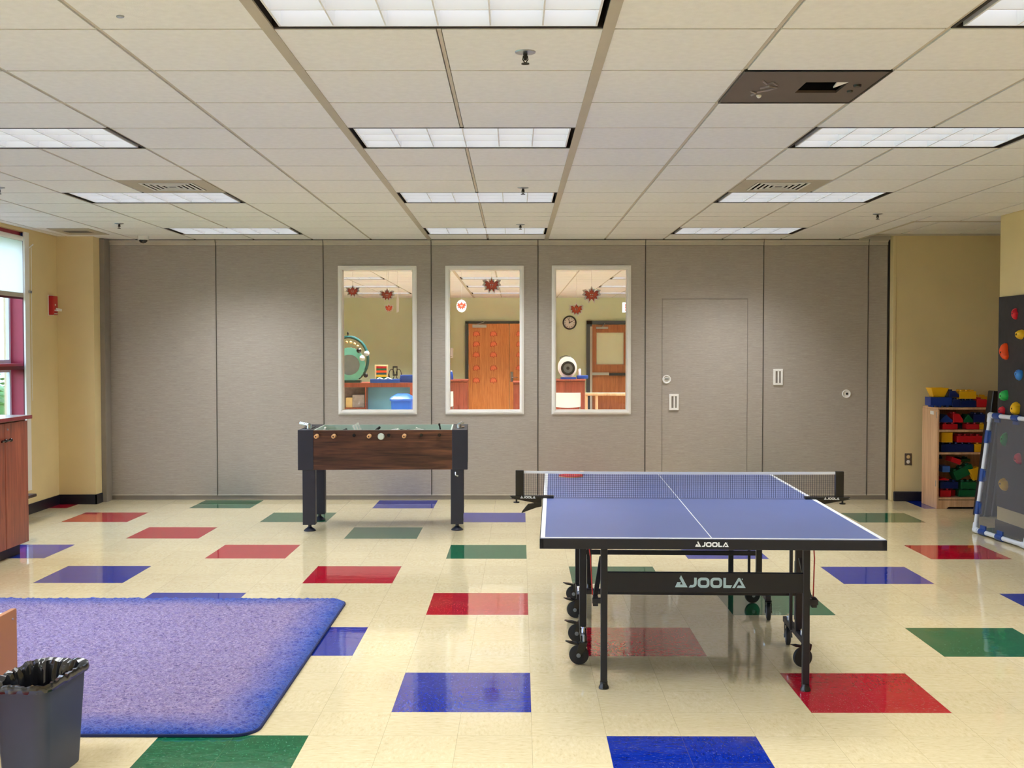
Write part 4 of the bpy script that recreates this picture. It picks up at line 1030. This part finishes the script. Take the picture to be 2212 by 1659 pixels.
# second shelf
zz = B(215, 590, 522, 668, 'b_navy', 'long navy blue brick on the middle shelf', floor=S2)
B(526, 590, 610, 668, 'b_yel', 'yellow brick at the end of the long navy brick', floor=S2)
B(218, 495, 322, 588, 'b_yel', 'dull yellow brick tipped on the long navy brick', floor=zz, studs=False)
B(370, 512, 600, 588, 'b_red', 'long red studded brick on the middle shelf', floor=zz)
# bottom bay
B(385, 1020, 620, 1092, 'b_grn', 'long green brick at the bottom of the lowest bay', floor=S3)
B(206, 1025, 308, 1100, 'b_red', 'red brick standing in the lowest bay corner', floor=S3)
B(312, 1030, 380, 1100, 'b_red', 'dark red brick behind the corner one', floor=S3, y=SY+.14, d=.12)
B(400, 945, 560, 1020, 'b_grn', 'green brick stacked on the long green brick', floor=S3+.08)
B(205, 945, 375, 1025, 'b_navy', 'navy brick lying over the red corner brick', floor=S3+.082)
B(198, 905, 290, 990, 'b_red', 'red wedge block against the shelf side', kind='peak', floor=S3+.165, rx=0)
B(335, 810, 520, 900, 'b_grn', 'large green studded brick tilted in the lowest bay', floor=S3+.20, ry_=-.45, d=.14)
B(228, 812, 298, 905, 'b_lblue', 'pale blue brick standing on end in the lowest bay', floor=S3+.245, studs=False)
B(310, 738, 400, 812, 'b_red', 'red brick tipped on top of the pile in the lowest bay', floor=S3+.335, ry_=.35, studs=False)
B(480, 810, 570, 900, 'b_yel', 'yellow trough block tipped beside the tilted green brick', kind='trough', floor=S3+.17, ry_=-.3, d=.09, y=SY+.01)
B(420, 745, 560, 805, 'b_grn', 'dark green brick at the back of the lowest bay', floor=S3+.33, y=SY+.24, d=.12)
B(205, 745, 300, 800, 'b_navy', 'navy brick at the back of the lowest bay top', floor=S3+.36, y=SY+.26, d=.10)

# ------------------------------------------------------------------ far room
wallbox('wall_far', (-5.1, FY, 0), (7.1, FY+.15, HH), 'wallw'); 
wallbox('wall_far_left', (-5.15, 12.16, 0), (-5, 26.3, HH), 'wallw'); wallbox('wall_far_right', (7.1, 12.1, 0), (7.25, 26.3, HH), 'wallw')
b = MB(); b.box((-4.3, WY+.15, 0), (-5.0, WY+.2, HH)); b.box((3.97, 12.13, 0), (7.1, 12.2, HH)); struct(b.build('wall_far_front', M['wallw']))
b = MB(); b.box((-1.46, FY-.5, 0), (-1.44, FY, HH)); b.box((-1.95, FY-.5, 0), (-1.46, FY-.48, HH)); struct(b.build('wall_far_pier', M['wallw']))
def F(o, px, py, Y, s=4.88): return at(o+px/s, 570+py/s, Y)
O1, O2, O3 = 720, 950, 1180
DY = FY-.06
def fbox(b, O, a, c, y0, y1, **kw):
    x0, z1 = F(O, a[0], a[1], y0); x1, z0 = F(O, c[0], c[1], y0); b.box((x0, y0, z0), (x1, y1, z1)); return x0, z0, x1, z1
# double doors
d2 = sempty('door_2'); x0, zt0 = F(O2, 268, 605, DY); xl, zl = F(O2, 300, 628, DY); xm, _ = F(O2, 732, 628, DY)
lw = xm-xl; xr = xm+lw
b = MB(); b.box((x0, DY-.02, 0), (xl, FY, zt0)).box((xr, DY-.02, 0), (xr+.1, FY, zt0)).box((x0, DY-.02, zl), (xr+.1, FY, zt0)); b.build('door_frame', mat('door_frame_black', (30, 34, 44), .5), d2)
for xa, xb in ((xl+.004, xm-.004), (xm+.004, xr-.004)):
    b = MB(); b.box((xa, DY, .01), (xb, DY+.045, zl-.006)); lf = b.build('door_leaf', M['oakd'], d2)
b = MB(); cx0, cz0 = F(O2, 345, 640, DY); cx1, cz1 = F(O2, 492, 672, DY); b.box((cx0, DY-.07, cz1), (cx1, DY, cz0)); b.tube([(cx0+.1, DY-.05, cz0), (cx0+.25, DY-.1, cz0+.05), (cx1-.05, DY-.02, cz0+.06)], .008, 6); b.build('door_closer', M['alu'], d2)
b = MB(); hx, hz = F(O2, 760, 1195, DY); b.box((hx-.03, DY-.012, hz-.1), (hx+.03, DY, hz+.12)); b.tube([(hx, DY-.01, hz), (hx, DY-.05, hz), (hx+.13, DY-.05, hz)], .01, 8); b.build('lever_handle', M['chrome'], d2)
b = MB()
for z in (1.95, 1.2, .3): b.box((xl-.008, DY-.006, z-.06), (xl+.008, DY, z+.06))
b.build('hinge', M['steel'], d2)
# single door
d3 = sempty('door_3'); x0, zt0 = F(O3, 425, 600, DY); xl, zl = F(O3, 480, 638, DY); xr = xl+.92
b = MB(); b.box((x0, DY-.02, 0), (xl, FY, zt0)).box((xr, DY-.02, 0), (xr+.1, FY, zt0)).box((x0, DY-.02, zl), (xr+.1, FY, zt0)); b.build('door_frame', mat('door_frame_slate', (44, 50, 62), .5), d3)
gx0, gz1 = F(O3, 530, 725, DY); gx1, gz0 = F(O3, 815, 1060, DY)
b = MB(); Lf = [(xl+.003, .01), (xr-.003, .01), (xr-.003, zl-.005), (xl+.003, zl-.005)]; Hf = [(gx0, gz0), (gx1, gz0), (gx1, gz1), (gx0, gz1)]
b.ring(Lf, Hf, DY, DY+.045); b.build('door_leaf', M['redoak'], d3)
b = MB(); b.box((gx0, DY+.02, gz0), (gx1, DY+.03, gz1)); b.build('covered_lite', M['paper'], d3)
b = MB(); b.ring([(gx0-.02, gz0-.02), (gx1+.02, gz0-.02), (gx1+.02, gz1+.02), (gx0-.02, gz1+.02)], Hf, DY-.01, DY+.02); b.build('lite_bead', M['redoak'], d3)
b = MB(); a_, z_ = F(O3, 485, 1145, DY); c2, z2 = F(O3, 835, 1172, DY); b.box((a_, DY-.05, z2), (a_+(c2-a_)*.5, DY, z_)); b.build('panic_bar_cover', M['alu'], d3); b = MB(); b.box((a_+(c2-a_)*.5, DY-.06, z2-.01), (c2, DY, z_-.01)); b.build('panic_bar', M['black'], d3)
b = MB(); a_, z_ = F(O3, 525, 665, DY); c2, z2 = F(O3, 650, 686, DY); b.box((a_, DY-.06, z2), (c2, DY, z_)); b.tube([((a_+c2)/2, DY-.03, z_), ((a_+c2)/2+.05, DY-.12, z_+.07)], .01, 6); b.build('door_closer', M['alu'], d3)
b = MB(); a_, z_ = F(O3, 462, 660, DY-.02); c2, z2 = F(O3, 484, 1500, DY-.02); b.box((a_, DY-.03, .1), (c2, DY-.02, z_)); b.build('edge_guard', M['ltaupe'], d3)

# paper leaves on the doors
HALF = [(0, 1), (.15, .6), (.3, .7), (.28, .35), (.6, .62), (.97, .55), (.8, .28), (1.0, .05), (.66, -.12), (.78, -.5), (.38, -.42), (.32, -.85), (.06, -.5)]
LEAF = HALF+[(-x, y) for x, y in reversed(HALF[1:])]
def leaf_mesh(b, s, y0, y1, k=1.0, M_=None, sx=1): b.prism([(x*s*k*sx, y*s*k) for x, y in LEAF], y0, y1, 'XZ', M_)
def doorleaf():
    t = thing('paper_leaf', '', 'paper leaf')
    b = MB(); leaf_mesh(b, .085, -.001, 0, 1.0, rot('Y', PI)); b.build('outline', M['leafd'], t)
    b = MB(); leaf_mesh(b, .085, -.002, -.001, .80, rot('Y', PI)); b.build('leaf_face', M['leafo'], t); return t
pl = doorleaf(); first = True
colsx = [(385, 'hinge-side column of the oak double door'), (565, 'middle column of the oak double door'), (840, 'column on the second leaf of the double door')]
rowsy = [(735, 'top'), (843, 'second down'), (955, 'middle'), (1095, 'fourth down'), (1225, 'bottom')]
for cx, cn in colsx:
    for ri, (cy, rn) in enumerate(rowsy):
        if cx == 840 and ri == 4: continue
        o = pl if first else dup(pl, (0, 0, 0)); first = False
        x, z = F(O2, cx, cy, DY); o.location = (x, DY-.0005, z); o.rotation_euler = (0, random.uniform(-.25, .25), 0)
        o['label'] = f'orange paper leaf, {rn} of the {cn}'; o['group'] = 'paper leaves on the double door'
# hanging leaves behind the partition windows
def hang(px, py, r, Y, label, card=True, oval=False, yawr=0):
    x, z = at(px, py, Y); t = thing('hanging_leaf', label, 'leaf decoration', (x, Y, z), yawr, 'hanging maple leaf decorations')
    s = r*Y/FPX
    b = MB()
    if oval: b.prism([(1.08*s*math.cos(a), 1.35*s*math.sin(a)) for a in [2*PI*i/24 for i in range(24)]], 0, .001, 'XZ')
    else: leaf_mesh(b, s, 0, .001, 1.3)
    b.build('card_backing', M['card'], t)
    b = MB(); leaf_mesh(b, s, -.0012, 0, .98); lf = b.build('leaf_print', M['leafd'], t)
    b = MB(); leaf_mesh(b, s, -.002, -.0012, .80); b.build('leaf_center', M['leafr'], t)
    b = MB(); b.lathe([(.0001, -.0026), (.09*s, -.0026), (.09*s, -.002)], (-.14*s, 0, .1*s), 'Y', 12); b.lathe([(.0001, -.0026), (.09*s, -.0026), (.09*s, -.002)], (.14*s, 0, .1*s), 'Y', 12)
    b.tube([(-.16*s, -.003, -.12*s), (-.08*s, -.003, -.2*s), (.08*s, -.003, -.2*s), (.16*s, -.003, -.12*s)], .03*s, 4); b.build('smile', M['card'], t)
    b = MB(); b.cyl((0, 0, s*1.0), (0, 0, H-z), .0012, n=5); b.build('string', M['card'], t)
hang(762, 630, 12, 13.2, 'smiling red maple leaf hung high behind the window by the foosball table end')
hang(836, 638, 13, 12.9, 'larger maple leaf behind the same window, above the small one')
hang(840, 666, 9, 14.6, 'small dark maple leaf hanging below the larger one', yawr=.5)
hang(1062, 617, 16, 12.8, 'big red maple leaf high behind the middle partition window')
hang(997, 661, 10, 14.2, 'maple leaf on an oval white card behind the middle window', oval=True)
hang(1278, 638, 16, 12.8, 'bright orange maple leaf high behind the window next to the pass door')
hang(1245, 669, 13, 13.4, 'dark orange maple leaf hanging above the wall clock')
x, z = at(848, 655, 14.6); b = MB(); b.prism([(-.02, -.12), (.02, -.1), (.025, .05), (0, .14), (-.02, .05)], 0, .002, 'XZ'); b.cyl((0, 0, .14), (0, 0, H-z), .0012, n=5); o = b.build('hanging_card', M['card']); o.location = (x+.05, 14.75, z); o.rotation_euler = (0, 0, .8); tag(o, 'narrow white card turned edge-on beside the small hanging leaf', 'card')

# clock and exit sign
cx, cz = F(O3, 245, 620, FY); t = thing('wall_clock', 'round black-rimmed wall clock on the far room wall', 'clock', (cx, FY, cz)); s = 74/4.88*FY/FPX
b = MB(); b.lathe([(s*.78, -.02), (s*.78, -.03), (s*.84, -.045), (s, -.035), (s, 0)], axis='Y', n=36, cap=False); b.build('rim', M['blackg'], t, smooth=True)
b = MB(); b.lathe([(.0001, -.02), (s*.8, -.02), (s*.8, -.01)], axis='Y', n=36); b.build('dial', M['card'], t)
b = MB()
for i in range(12):
    a = PI/6*i; Mm = rot('Y', a); b.box((-.006, -.023, s*.58), (.006, -.02, s*.7), Mm)
b.build('numeral_mark', M['dark'], t)
b = MB(); b.box((-.006, -.027, -.02), (.006, -.024, s*.6), rot('Y', R(-14))); b.build('minute_hand', M['blackg'], t)
b = MB(); b.box((-.008, -.027, -.02), (.008, -.024, s*.48), rot('Y', R(65))); b.build('hour_hand', M['blackg'], t)
x0, z1 = F(O3, 805, 410, 21); x1, z0 = F(O3, 920, 512, 21)
t = thing('exit_sign', 'white exit sign with pink-red letters hanging in the far room', 'exit sign', (x0, 21, z0))
b = MB(); b.box((0, 0, 0), (x1-x0, .05, z1-z0)); b.build('housing', M['white'], t, .004)
b = MB(); b.cyl(((x1-x0)/2, .025, z1-z0), ((x1-x0)/2, .025, H-z0), .012, n=10); b.build('stem', M['white'], t)
b = MB(); w_ = (x1-x0); h_ = z1-z0; u = w_*.04; zA, zB, zm = h_*.2, h_*.85, h_*.52
X_ = lambda v: ((v-.30)*1.08+.19)*w_
def bar(a, c): b.box((X_(a[0]), -.004, a[1]*h_), (X_(c[0]), 0, c[1]*h_))
bar((.30, .2), (.345, .85)); bar((.30, .2), (.42, .3)); bar((.30, .48), (.40, .56)); bar((.30, .75), (.42, .85))
b.prism([(X_(.46), .2*h_), (X_(.50), .2*h_), (X_(.62), .85*h_), (X_(.58), .85*h_)], -.004, 0); b.prism([(X_(.58), .2*h_), (X_(.62), .2*h_), (X_(.50), .85*h_), (X_(.46), .85*h_)], -.004, 0)
bar((.67, .2), (.715, .85)); bar((.76, .75), (.92, .85)); bar((.815, .2), (.865, .85))
b.build('lettering', emit('exit_red', (255, 96, 90), 1.6), t)

CYF = 23.6
def cab(O, a, c, label, D=.7, doors=2):
    x0, z1 = F(O, a[0], a[1], CYF); x1, _ = F(O, c[0], c[1], CYF)
    t = thing('base_cabinet', label, 'cabinet', (x0, CYF, 0)); w = x1-x0
    b = MB(); b.box((0, .02, .0), (w, D, z1-.035)); b.build('body', M['cherryf'], t)
    b = MB(); b.box((-.01, -.02, z1-.035), (w+.01, D+.01, z1)); b.build('countertop', M['cherryf'], t, .004)
    for i in range(doors):
        b = MB(); b.box((w*i/doors+.006, 0, .08), (w*(i+1)/doors-.006, .02, z1-.05)); b.build('door', M['cherryf'], t, .002)
    return x0, x1, z1
cab(O2, (-240, 1222), (290, 1222), 'cherry cabinet in the far room beside the oak double door', doors=3)
cab(O2, (775, 1242), (1150, 1242), 'cherry cabinet in front of the second leaf of the double door', doors=2) 
x0c, x1c, zc = cab(O3, (60, 1218), (408, 1218), 'cherry cabinet carrying the round white fan', doors=1)
# display counter behind the first window
x0, z1 = F(O1, 60, 1255, 23.2); x1, _ = F(O1, 852, 1255, 23.2); x2, _ = F(O1, 345, 1300, 23.2); x3, _ = F(O1, 808, 1300, 23.2)
t = thing('display_counter', 'cherry counter with a blue inside panel in the far room', 'counter', (x0, 23.2, 0)); w = x1-x0
b = MB(); b.box((-.3, 0, z1-.09), (w, .8, z1)); b.build('countertop', M['cherryf'], t, .004)
b = MB(); b.box((x3-x0, 0, 0), (w, .8, z1-.09)); b.build('end_panel', M['cherryf'], t)
b = MB(); b.box((x2-x0, .3, .05), (x3-x0, .32, z1-.09)); b.build('blue_panel', M['pblue'], t)
b = MB(); b.box((-.3, .32, .0), (x3-x0, .36, z1-.09)); b.build('back_panel', M['greyc'], t)
b = MB(); b.box((x2-x0-.02, 0, 0), (x2-x0, .3, z1-.09)); b.box((-.3, .01, .38), (x2-x0-.02, .3, .4)); b.build('shelf_board', M['cherryf'], t)
zc1 = z1
for (a, c, m, lab, nm, cat) in (((130, 1410), (200, 1480), 'tan', 'tan box on the shelf inside the grey counter bay', 'storage_box', 'box'), ((200, 1380), (330, 1484), 'greyc', 'grey cloth bag on the shelf inside the counter bay', 'cloth_bag', 'bag')):
    b = MB(); xa, za = F(O1, *a, 23.25); xb, zb_ = F(O1, *c, 23.25)
    zb_ = .4005
    b.box((xa, 23.25, zb_), (xb, 23.4, za)); tag(b.build(nm, M[m], bevel=.01), lab, cat)
# blue bin
xa, za = F(O1, 598, 1375, 20.5); xb, zb_ = F(O1, 835, 1500, 20.5); t = thing('recycling_bin', 'bright blue lidded bin in the far room below the counter', 'bin', ((xa+xb)/2, 20.7, 0)); w = (xb-xa)/2
b = MB(); loft(b, [lvl(w*.78, .2, .04, 0), lvl(w*.93, .24, .05, za-.10), lvl(w*.90, .22, .05, za-.10)], True); b.build('body', M['bblue'], t, smooth=True)
b = MB(); loft(b, [lvl(w, .27, .05, za-.12), lvl(w*1.02, .28, .05, za-.085), lvl(w*.9, .24, .05, za-.05), lvl(w*.5, .12, .04, za)], True); b.build('lid', M['bblue'], t, smooth=True)
# teal wheel toy
cx, cz = F(O1, 165, 1065, 23.3); s = 23.3/FPX/4.88
t = thing('teal_wheel_toy', 'big round teal ring toy with grey centre standing on the counter', 'toy', (cx, 23.35, zc1))
dz = cz-zc1
b = MB(); n = 56; oo = [(165*s*(1+.03*(i % 2))*math.cos(2*PI*i/n), 180*s*(1+.03*(i % 2))*math.sin(2*PI*i/n)+dz) for i in range(n)]; ii = [(112*s*math.cos(2*PI*i/n), 108*s*math.sin(2*PI*i/n)+dz) for i in range(n)]
b.ring(oo, ii, -.03, .02, 'XZ'); b.build('teal_ring', M['teal'], t)
b = MB(); b.prism(ii, -.005, .01, 'XZ'); b.build('grey_disc', M['greyd'], t)
b = MB(); b.tube([((205*s)*math.cos(a)-10*s, .03, dz+60*s+235*s*math.sin(a)) for a in [R(-60+i*9) for i in range(24)]], 16*s, 8); b.build('dark_hoop', M['dteal'], t, smooth=True)
b = MB(); b.sph((105*s, -.04, dz+150*s), 26*s); b.sph((175*s, -.03, dz-110*s), 24*s); b.sph((-15*s, .02, dz+330*s), 16*s, sq=(.6, .6, 1.3)); b.build('black_knob', M['blackg'], t, smooth=True)
b = MB(); b.sph((140*s, -.05, dz+70*s), 30*s); b.sph((185*s, -.02, dz+120*s), 28*s); b.build('white_knob', M['card'], t, smooth=True)
b = MB()
r = random.Random(5)
for i in range(9): a = R(30+i*16); b.sph((150*s*math.cos(a)-15*s, .0, dz+90*s+150*s*math.sin(a)), r.uniform(9, 16)*s, 8)
b.build('pebble_decor', M['tan'], t, smooth=True)
b = MB(); b.box((-120*s, -.05, 0), (120*s, .15, .05)); b.build('base', M['dteal'], t)
# book on stand, wire rack, trays
xa, za = F(O1, 432, 1065, 23.4); xb, _ = F(O1, 572, 1190, 23.4)
t = thing('picture_book', 'upright picture book with coloured rows in a cream frame', 'book', ((xa+xb)/2, 23.5, zc1)); w = (xb-xa); h = za-zc1
b = MB(); b.ring([(-w/2, 0), (w/2, 0), (w/2, h), (-w/2, h)], [(-w/2+.03, .03), (w/2-.03, .03), (w/2-.03, h-.03), (-w/2+.03, h-.03)], -.02, .01); b.build('frame', M['tan'], t, .003)
for i, m in enumerate(('b_red', 'b_grn', 'h_yel', 'dteal', 'h_org', 'b_grn', 'b_red')):
    b = MB(); z0 = .03+(h-.06)*i/7; b.box((-w/2+.03, -.005, z0), (w/2-.03, .005, z0+(h-.06)/7)); b.build('picture_row', M[m], t)
xa, za = F(O1, 578, 1095, 23.4); xb, _ = F(O1, 715, 1180, 23.4); cx = (xa+xb)/2; w = xb-xa; h = za-zc1
t = thing('wire_rack', 'black curled wire rack on the counter beside the picture book', 'rack', (cx, 23.5, zc1))
b = MB()
for sx in (-1, 1): b.tube([(sx*(w*.27+w*.2*math.cos(a)), 0, h*.55+h*.35*math.sin(a)) for a in [2*PI*i/18 for i in range(19)]], .008, 6)
b.tube([(-w/2, 0, 0), (-w/2, 0, h*.6)], .008, 6); b.tube([(w/2, 0, 0), (w/2, 0, h*.6)], .008, 6); b.tube([(-w/2, 0, .01), (w/2, 0, .01)], .008, 6); b.ring([(-.05, h*.45), (.05, h*.45), (.05, h*1.1), (-.05, h*1.1)], [(-.03, h*.55), (.03, h*.55), (.03, h), (-.03, h)], -.01, .01); b.build('wire_loop', M['blackg'], t)
for (a, c, m, lab, nm, y) in (((388, 1215), (700, 1250), 'dblue', 'flat blue tray on the counter in front of the picture book', 'flat_tray', 23.2), ((705, 1172), (850, 1240), 'dblue', 'dark blue crate on the far end of the counter', 'blue_crate', 23.35)):
    xa, za = F(O1, *a, y); xb, _ = F(O1, *c, y)
    b = MB(); b.ring([(xa, y), (xb, y), (xb, y+.2), (xa, y+.2)], [(xa+.02, y+.02), (xb-.02, y+.02), (xb-.02, y+.18), (xa+.02, y+.18)], zc1+.0005, za, 'XY'); b.box((xa+.01, y+.01, zc1+.0005), (xb-.01, y+.19, zc1+.02)); tag(b.build(nm, M[m], bevel=.005), lab, 'tray' if nm == 'flat_tray' else 'crate')
xa, za = F(O1, 470, 1190, 23.3); b = MB(); b.tube([(xa+.3*i/8, 23.25+.02*(i % 2), zc1+.075+.02*math.sin(i*1.4)) for i in range(9)], .02, 6); tag(b.build('folded_cloth', M['card'], smooth=True), 'white rolled cloth lying on the flat blue tray', 'cloth')
# window 2 bits
t = thing('paper_dispenser', 'white rounded dispenser on the pier wall of the far room', 'dispenser', (-1.5, 24.85, 1.35)); xa, za = F(O2, 92, 885, 24.8); xb, zb_ = F(O2, 140, 995, 24.8)
t.location = (xa, 24.78, zb_); b = MB(); b.box((0, 0, 0), (xb-xa, .12, za-zb_)); b.build('body', M['white'], t, .02); b = MB(); b.box((.02, -.004, .02), (xb-xa-.02, 0, .05)); b.build('outlet_slot', M['ltaupe'], t)
xa, za = F(O2, 96, 1135, 23.7); xb, _ = F(O2, 140, 1215, 23.7); x_, zcab = F(O2, 0, 1222, CYF)
t = thing('blue_jug', 'dark blue jug standing on the cherry cabinet by the double door', 'jug', ((xa+xb)/2, 23.8, zcab)); w = (xb-xa)/2; h = za-zcab
b = MB(); b.lathe([(w*.9, 0), (w, .02), (w*.9, h*.6), (w*.5, h)], n=20); b.build('body', M['dblue'], t, smooth=True); b = MB(); b.lathe([(w*.5, h), (w*.5, h+.02), (.0001, h+.02)], n=16); b.build('lid', M['card'], t)
# chairs
def chair(O, a, c, Y, label):
    xa, za = F(O, *a, Y); xb, zb_ = F(O, *c, Y); w = xb-xa; cx = (xa+xb)/2
    t = thing('stacking_chair', label, 'chair', (cx, Y, 0), 0)
    b = MB(); n = 10; pts = []
    for i in range(n+1): u = -1+2*i/n; pts.append((u*w/2, -.05*(1-u*u)))
    vs = []; 
    for z in (zb_-.0, za): 
        for d in (0, .012): vs += [(x, y+d, z+(-.02*(1-(x*2/w)**2) if z == zb_ else 0)) for x, y in pts]
    m_ = n+1; fs = []
    for i in range(n):
        fs += [(i, i+1, 2*m_+i+1, 2*m_+i), (m_+i, 3*m_+i, 3*m_+i+1, m_+i+1), (i, m_+i, m_+i+1, i+1), (2*m_+i, 2*m_+i+1, 3*m_+i+1, 3*m_+i)]
    fs += [(0, 2*m_, 3*m_, m_), (n, m_+n, 3*m_+n, 2*m_+n)]
    b.mesh(vs, fs); b.build('backrest', M['card'], t, smooth=True)
    b = MB(); b.box((-w/2+.02, .02, .42), (w/2-.02, .44, .44)); b.build('seat', M['card'], t, .01)
    for sx in (-1, 1):
        b = MB(); b.tube([(sx*(w/2-.01), .0, .01), (sx*(w/2-.01), .03, .43), (sx*(w/2-.005), .016, za-.04)], .011, 8); b.build('leg', M['chrome'], t, smooth=True)
        b = MB(); b.tube([(sx*(w/2-.03), .42, .01), (sx*(w/2-.03), .4, .43)], .011, 8); b.build('leg', M['chrome'], t, smooth=True)
chair(O3, (92, 1358), (362, 1505), 20.0, 'white plastic chair in front of the cherry cabinet with the fan')
chair(O2, (-60, 1345), (142, 1500), 20.0, 'white plastic chair partly hidden by the middle window frame')
# fan on the cabinet
s = 23.8/FPX/4.88; cx, cz = F(O3, 228, 1100, 23.8); t = thing('drum_fan', 'round white drum fan with black grille on the cherry cabinet', 'fan', (cx, 23.8, zc)); dz = cz-zc
b = MB(); b.ring([(100*s*math.cos(2*PI*i/36)-5*s, dz+10*s+112*s*math.sin(2*PI*i/36)) for i in range(36)], [(70*s*math.cos(2*PI*i/36), dz+70*s*math.sin(2*PI*i/36)) for i in range(36)], -.02, .12); b.build('housing', M['card'], t)
b = MB(); b.ring([(74*s*math.cos(2*PI*i/36), dz+74*s*math.sin(2*PI*i/36)) for i in range(36)], [(50*s*math.cos(2*PI*i/36), dz+50*s*math.sin(2*PI*i/36)) for i in range(36)], -.05, .0); b.lathe([(.0001, -.05), (16*s, -.05), (18*s, -.02)], (0, 0, dz), 'Y', 20); b.build('grille_ring', M['blackg'], t)
b = MB(); b.lathe([(.0001, -.01), (52*s, -.01), (52*s, .0)], (0, 0, dz), 'Y', 24); b.build('fan_disc', M['greyd'], t)
b = MB(); b.tube([(-20*s+105*s*math.cos(a), .0, dz+18*s+112*s*math.sin(a)) for a in [R(20+i*10) for i in range(12)]], 4*s, 6); b.build('handle', M['blackg'], t)
b = MB(); b.box((-75*s, -.05, 0), (85*s, .15, .04)); b.build('base', M['dblue'], t)
xa, za = F(O3, 325, 1165, 24.0); xb, zb_ = F(O3, 442, 1192, 24.0); b = MB(); b.box((xa, 24.0, zc+.0005), (xb, 24.25, zc+.07)); tag(b.build('blue_tray', M['dblue'], bevel=.01), 'blue tray beside the drum fan on the cherry cabinet', 'tray')
xa, _ = F(O3, 340, 1130, 24.0); b = MB(); b.lathe([(.025, 0), (.03, .01), (.03, .12), (.02, .14), (.0001, .14)], n=14); o = b.build('white_bottle', M['card'], smooth=True); o.location = (xa+.03, 24.12, zc+.0705); tag(o, 'small white bottle on the blue tray by the fan', 'bottle')
# wooden gate
xa, za = F(O3, 410, 1358, 19.0); xb, _ = F(O3, 980, 1358, 19.0)
t = thing('wooden_gate', 'light wooden open-frame divider in front of the far room door', 'room divider', (xa, 19.0, 0)); w = xb-xa
for i, x in enumerate((0, .17, w-.05)):
    b = MB(); b.box((x, 0, 0), (x+.045, .04, za-.01)); b.build('post', M['maple'], t, .008)
b = MB(); b.box((0, -.01, za-.05), (w, .05, za)); b.build('top_rail', M['maple'], t, .012)
b = MB(); b.box((.17, 0, .1), (w, .04, .15)); b.build('bottom_rail', M['maple'], t, .008)

# ------------------------------------------------------------------ world and view
w = bpy.data.worlds.new('world'); sc.world = w; w.use_nodes = True; nt = w.node_tree
bg = nt.nodes['Background']; tc = nt.nodes.new('ShaderNodeTexCoord'); sp = nt.nodes.new('ShaderNodeSeparateXYZ'); cr = nt.nodes.new('ShaderNodeValToRGB')
nt.links.new(tc.outputs['Generated'], sp.inputs[0]); nt.links.new(sp.outputs[2], cr.inputs[0]); nt.links.new(cr.outputs[0], bg.inputs[0])
cr.color_ramp.elements[0].position = 0; cr.color_ramp.elements[0].color = (.75, .86, 1, 1); cr.color_ramp.elements[1].position = .6; cr.color_ramp.elements[1].color = (.42, .62, 1, 1)
bg.inputs[1].default_value = 13.0
vs_ = sc.view_settings; vs_.view_transform = 'Standard'; vs_.look = 'None'; vs_.gamma = 1; vs_.exposure = -.12; vs_.use_curve_mapping = False
cy = sc.cycles; cy.use_denoising = True; cy.max_bounces = 10; cy.diffuse_bounces = 6; cy.glossy_bounces = 4; cy.transparent_max_bounces = 16; cy.transmission_bounces = 6
cy.sample_clamp_indirect = 6; cy.caustics_reflective = False; cy.caustics_refractive = False
